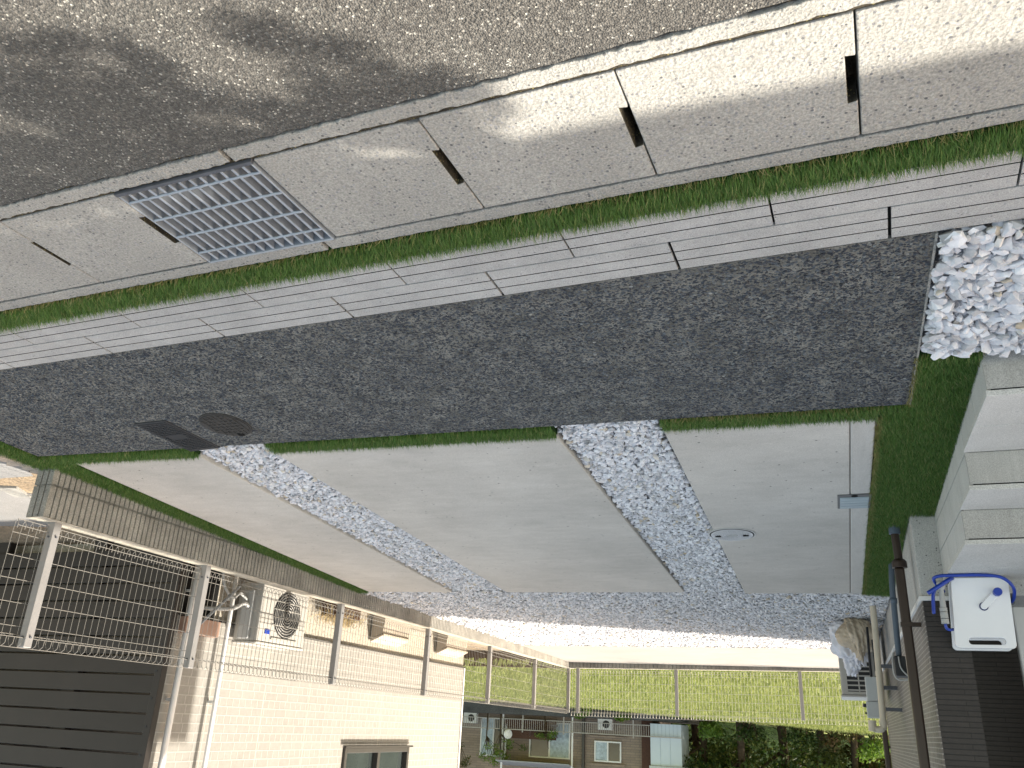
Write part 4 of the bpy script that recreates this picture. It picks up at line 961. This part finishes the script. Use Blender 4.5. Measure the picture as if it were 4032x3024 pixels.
# ------------------------------------------------------------------ trees
def hillf(u, v):
    x = -60 + 130 * u; y = 60 + 70 * v; return (x, y, .6 + 14 * v ** .7 * (1 if x < 8 else max(0, 1 - (x - 8) / 14)) + 1.2 * math.sin(x * .7) * math.sin(y * .5) * v)
def hill_mat():
    n = NT('wooded_hill'); a = n.noise(1.6, 8, .75); c = n.ramp(a, 0, [(.35, (.008, .018, .004)), (.55, (.03, .06, .012)), (.75, (.08, .12, .025))]); return n.fin(c, 0, .9, .1, n.bump(a, 0, 1, .6))
S(MB().grid(hillf, 120, 60).build('hill', hill_mat()))
def leaf_mesh(name, centres, radii, n, size, mat, parent, squash=.75, seed=0):
    rg = np.random.default_rng(seed); C = np.asarray(centres); Rr = np.asarray(radii)
    w_ = Rr ** 2; k = rg.choice(len(C), n, p=w_ / w_.sum()); dirs = rg.normal(size=(n, 3)); dirs /= np.linalg.norm(dirs, axis=1)[:, None]
    rad = Rr[k] * rg.uniform(.45, 1.05, n); P = C[k] + dirs * rad[:, None] * (1, 1, squash)
    u = rg.normal(size=(n, 3)); u /= np.linalg.norm(u, axis=1)[:, None]; v = np.cross(u, dirs + rg.normal(0, .5, (n, 3))); v /= np.linalg.norm(v, axis=1)[:, None] + 1e-9
    s = size * rg.uniform(.6, 1.3, n)[:, None]
    V = np.stack([P - u * s, P + v * s * .45, P + u * s, P - v * s * .45], 1).reshape(-1, 3) - np.array(parent.location)
    T = np.repeat(np.clip(rg.uniform(0, 1, len(C))[k] * .55 + rg.uniform(0, .45, n), 0, 1), 4)
    o = mesh_np(name, V, np.arange(4 * n), np.arange(n) * 4, np.full(n, 4), mat, T); o.parent = parent; return o
def tree(name, x, y, z, h, r, n, size, mat, label, group, seed, low=.25, lean=(0, 0), limbs=6, cat='tree', trunk=None):
    rg = np.random.default_rng(seed); e = empty(name, (x, y, z), label, cat, group); t = MB(); tr = trunk or h * .028
    top = Vector((x + lean[0], y + lean[1], z + h * .8))
    mid = Vector((x + lean[0] * .4 + rg.normal(0, .1), y + lean[1] * .4, z + h * .4))
    t.tube([(x, y, z - .2), (x, y, z + .05), tuple(mid), tuple(top)], [tr * 1.3, tr, tr * .7, tr * .2], 9)
    cs, rs = [], []
    for i in range(limbs):
        f = rg.uniform(low + .05, .8); b = Vector((x, y, z)).lerp(top, f); a = rg.uniform(0, 6.28); q = r * rg.uniform(.45, .95)
        tip = b + Vector((math.cos(a) * q, math.sin(a) * q, h * rg.uniform(.03, .18)))
        t.tube([tuple(b), tuple(b.lerp(tip, .5) + Vector((0, 0, .04 * h))), tuple(tip)], [tr * .42, tr * .26, tr * .08], 6)
        cs.append(tip); rs.append(r * rg.uniform(.32, .55))
    for i in range(limbs + 5):
        f = rg.uniform(low, 1.0); a = rg.uniform(0, 6.28); q = r * rg.uniform(.2, .85) * (1.15 - f * .6)
        cs.append((x + lean[0] * f + math.cos(a) * q, y + lean[1] * f + math.sin(a) * q, z + h * f)); rs.append(r * rg.uniform(.28, .5))
    t.build('trunk', M_bark, e, smooth=True)
    leaf_mesh('crown', cs, rs, n, size, mat, e, seed=seed)
    return e
TG = 'trees at the edge of the wood beyond the lawn'
spots = [(7.3, 50, 7.5, 2.6, 'd', 'dark green tree right beside the pale extension of the far house'), (5.2, 49, 8, 2.7, 'd', 'dark leafy tree second from the far house'), (3.2, 50.5, 8.5, 3, 'd', 'darkest dense tree in the middle of the wood edge'),
         (1.2, 49, 7, 2.5, 'd', 'green tree of the wood edge in line with a fence post'), (-.4, 48.5, 6.5, 1.9, 'r', 'reddish-leaved tree near the tiled house corner'), (-1.9, 50, 7.5, 2.2, 'r', 'reddish brown tree half hidden by the tiled house corner')]
for i, (x, y, h, r, k, lab) in enumerate(spots):
    tree('leafy_tree', x, y, lawn_z(x, y), h, r, 4200, .13, M_leafd if k == 'd' else M_leafr, lab, TG, 20 + i, .12, limbs=9)
for i, (x, y, h, r) in enumerate(((9, 58, 9, 3.6), (5.8, 57, 10, 3.8), (2.4, 58, 10, 3.8), (-.8, 57, 9.5, 3.6), (-4, 58, 9, 3.6), (-6.5, 54, 8, 3.2), (12.5, 62, 9, 3.5))):
    tree('leafy_tree', x, y, lawn_z(x, y), h, r, 3600, .18, M_leafd, 'dark tree in the back row of the wood, behind the edge trees', 'trees in the back row of the wood', 60 + i, .08, limbs=9)
for i, (x, y, r, h, lab, mt) in enumerate(((6.6, 46.6, .8, 1.1, 'bright low bush at the lawn end beside the far house base', M_leafy), (4.4, 47.2, 1.2, 1.3, 'dark low bush under the trees', M_leafd), (2.2, 47.4, 1.3, 1.2, 'dark low bush under the trees', M_leafd), (.3, 47.0, 1.0, 1.0, 'rusty low bush under the reddish tree', M_leafr), (-1.3, 46.2, 1.1, 1.4, 'sunlit yellow-green bush against the tiled house corner', M_leafy),
        (13.3, 46.6, .55, .7, 'small green plant growing from the dark retaining wall nearest the far window', M_leafy), (11.0, 46.7, .5, .6, 'small green plant growing from the dark retaining wall by the extension', M_leafy))):
    z = lawn_z(x, y); e = empty('bush', (x, y, z), lab, 'bush', 'bushes along the far side of the lawn'); rg = np.random.default_rng(90 + i)
    s_ = MB()
    cs = []
    for k in range(7):
        a = rg.uniform(0, 6.28); q = r * rg.uniform(.1, .75); c = (x + math.cos(a) * q, y + math.sin(a) * q * .6, z + h * rg.uniform(.25, .85)); cs.append(c); s_.tube([(x, y, z), c], [.03, .01], 5)
    s_.build('stem', M_bark, e); leaf_mesh('foliage', cs, [r * .45] * 7, 900, .09, mt, e, seed=90 + i)
for i, (x, h, lab, mt) in enumerate(((19.0, 3.0, 'slender sapling with bare stem and yellow-green leaves by the sliding door', M_leafy), (18.2, 2.6, 'leaning slender sapling with yellow-green leaves by the satellite dish', M_leafy), (21.0, 2.9, 'tangled sapling beside the cream house wall', M_leafr), (15.6, 2.1, 'small potted tree with pale flowering crown before the brown lattice', M_leafy))):
    e = empty('sapling', (x, 47.3, .98), lab, 'small tree', 'small trees in front of the far brick house'); rg = np.random.default_rng(130 + i); s_ = MB(); cs = []
    s_.tube([(x, 47.3, .9), (x + rg.normal(0, .1), 47.3, .98 + h * .5), (x - .3 + rg.normal(0, .1), 47.3, .98 + h * .8)], [.045, .03, .012], 6)
    for k in range(9):
        c = (x - .25 + rg.normal(0, .38), 47.3 + rg.normal(0, .3), .98 + h * rg.uniform(.5, .95) if i != 3 else .98 + h * rg.uniform(.25, .55)); cs.append(c); s_.tube([(x, 47.3, .98 + h * .4), c], [.02, .008], 5)
    s_.build('stem', M_bark, e, smooth=True); leaf_mesh('foliage', cs, [.28] * 9, 420, .06, mt, e, seed=130 + i)
# tree outside the frame, leaf clusters set along the sun rays to dapple the street
BL = [(1.63, .98, .051), (1.54, .98, .056), (1.49, .99, .042), (1.4, 1.03, .048), (1.38, 1.06, .041), (1.35, 1.11, .041), (1.69, 1.09, .075), (1.59, 1.11, .08), (1.51, 1.14, .079), (1.43, 1.18, .071), (1.35, 1.23, .056), (1.29, 1.29, .049), (1.23, 1.31, .042), (1.79, 1.12, .078), (1.71, 1.18, .092), (1.61, 1.22, .09), (1.51, 1.26, .081), (1.45, 1.33, .066), (1.36, 1.38, .044), (1.1, 1.07, .044), (1.07, 1.1, .044), (1.03, 1.12, .05), (.96, 1.16, .05), (.91, 1.19, .044), (1.02, 1.28, .059), (.97, 1.33, .059), (1.08, 1.35, .054), (.9, 1.3, .064), (.85, 1.33, .058), (.77, 1.34, .057), (.7, 1.38, .044), (1.96, 1.27, .1), (1.86, 1.32, .098), (1.71, 1.34, .095), (2.15, 1.37, .107), (2.06, 1.42, .088), (1.86, 1.4, .083), (1.6, 1.35, .062), (1.5, 1.4, .061), (1.24, 1.41, .043), (1.15, 1.38, .042), (1.75, 1.04, .06), (2.3, 1.2, .2), (2.6, 1.3, .25), (3.0, 1.0, .3), (2.5, .6, .2)] + [(.72 + .09 * k, 1.43 + .004 * k, .085) for k in range(24)]
tt = empty('tall_tree', (-2.5, 2.9, 0), 'tall tree outside the picture that dapples the street', 'tree')
cs = []; rs = []; t_ = MB(); rg = np.random.default_rng(5)
for x, y, r in BL:
    z = 4.3 + rg.uniform(-.25, .25); cs.append((x + SUN_AZ[0] * (z - .08), y + SUN_AZ[1] * (z - .08), z)); rs.append(r * 1.22)
t_.tube([(-2.6, 2.9, -.2), (-2.5, 2.95, 1.8), (-2.25, 3.1, 3.3)], [.10, .08, .04], 8)
for k in range(0, len(cs), 5): t_.tube([(-2.25, 3.1, 3.3), tuple(Vector((-2.25, 3.1, 3.3)).lerp(Vector(cs[k]), .6) + Vector((0, 0, .1))), cs[k]], [.03, .012, .004], 5)
t_.build('trunk', M_bark, tt, smooth=True)
leaf_mesh('crown', cs, rs, 7000, .032, M_leafd, tt, seed=77)
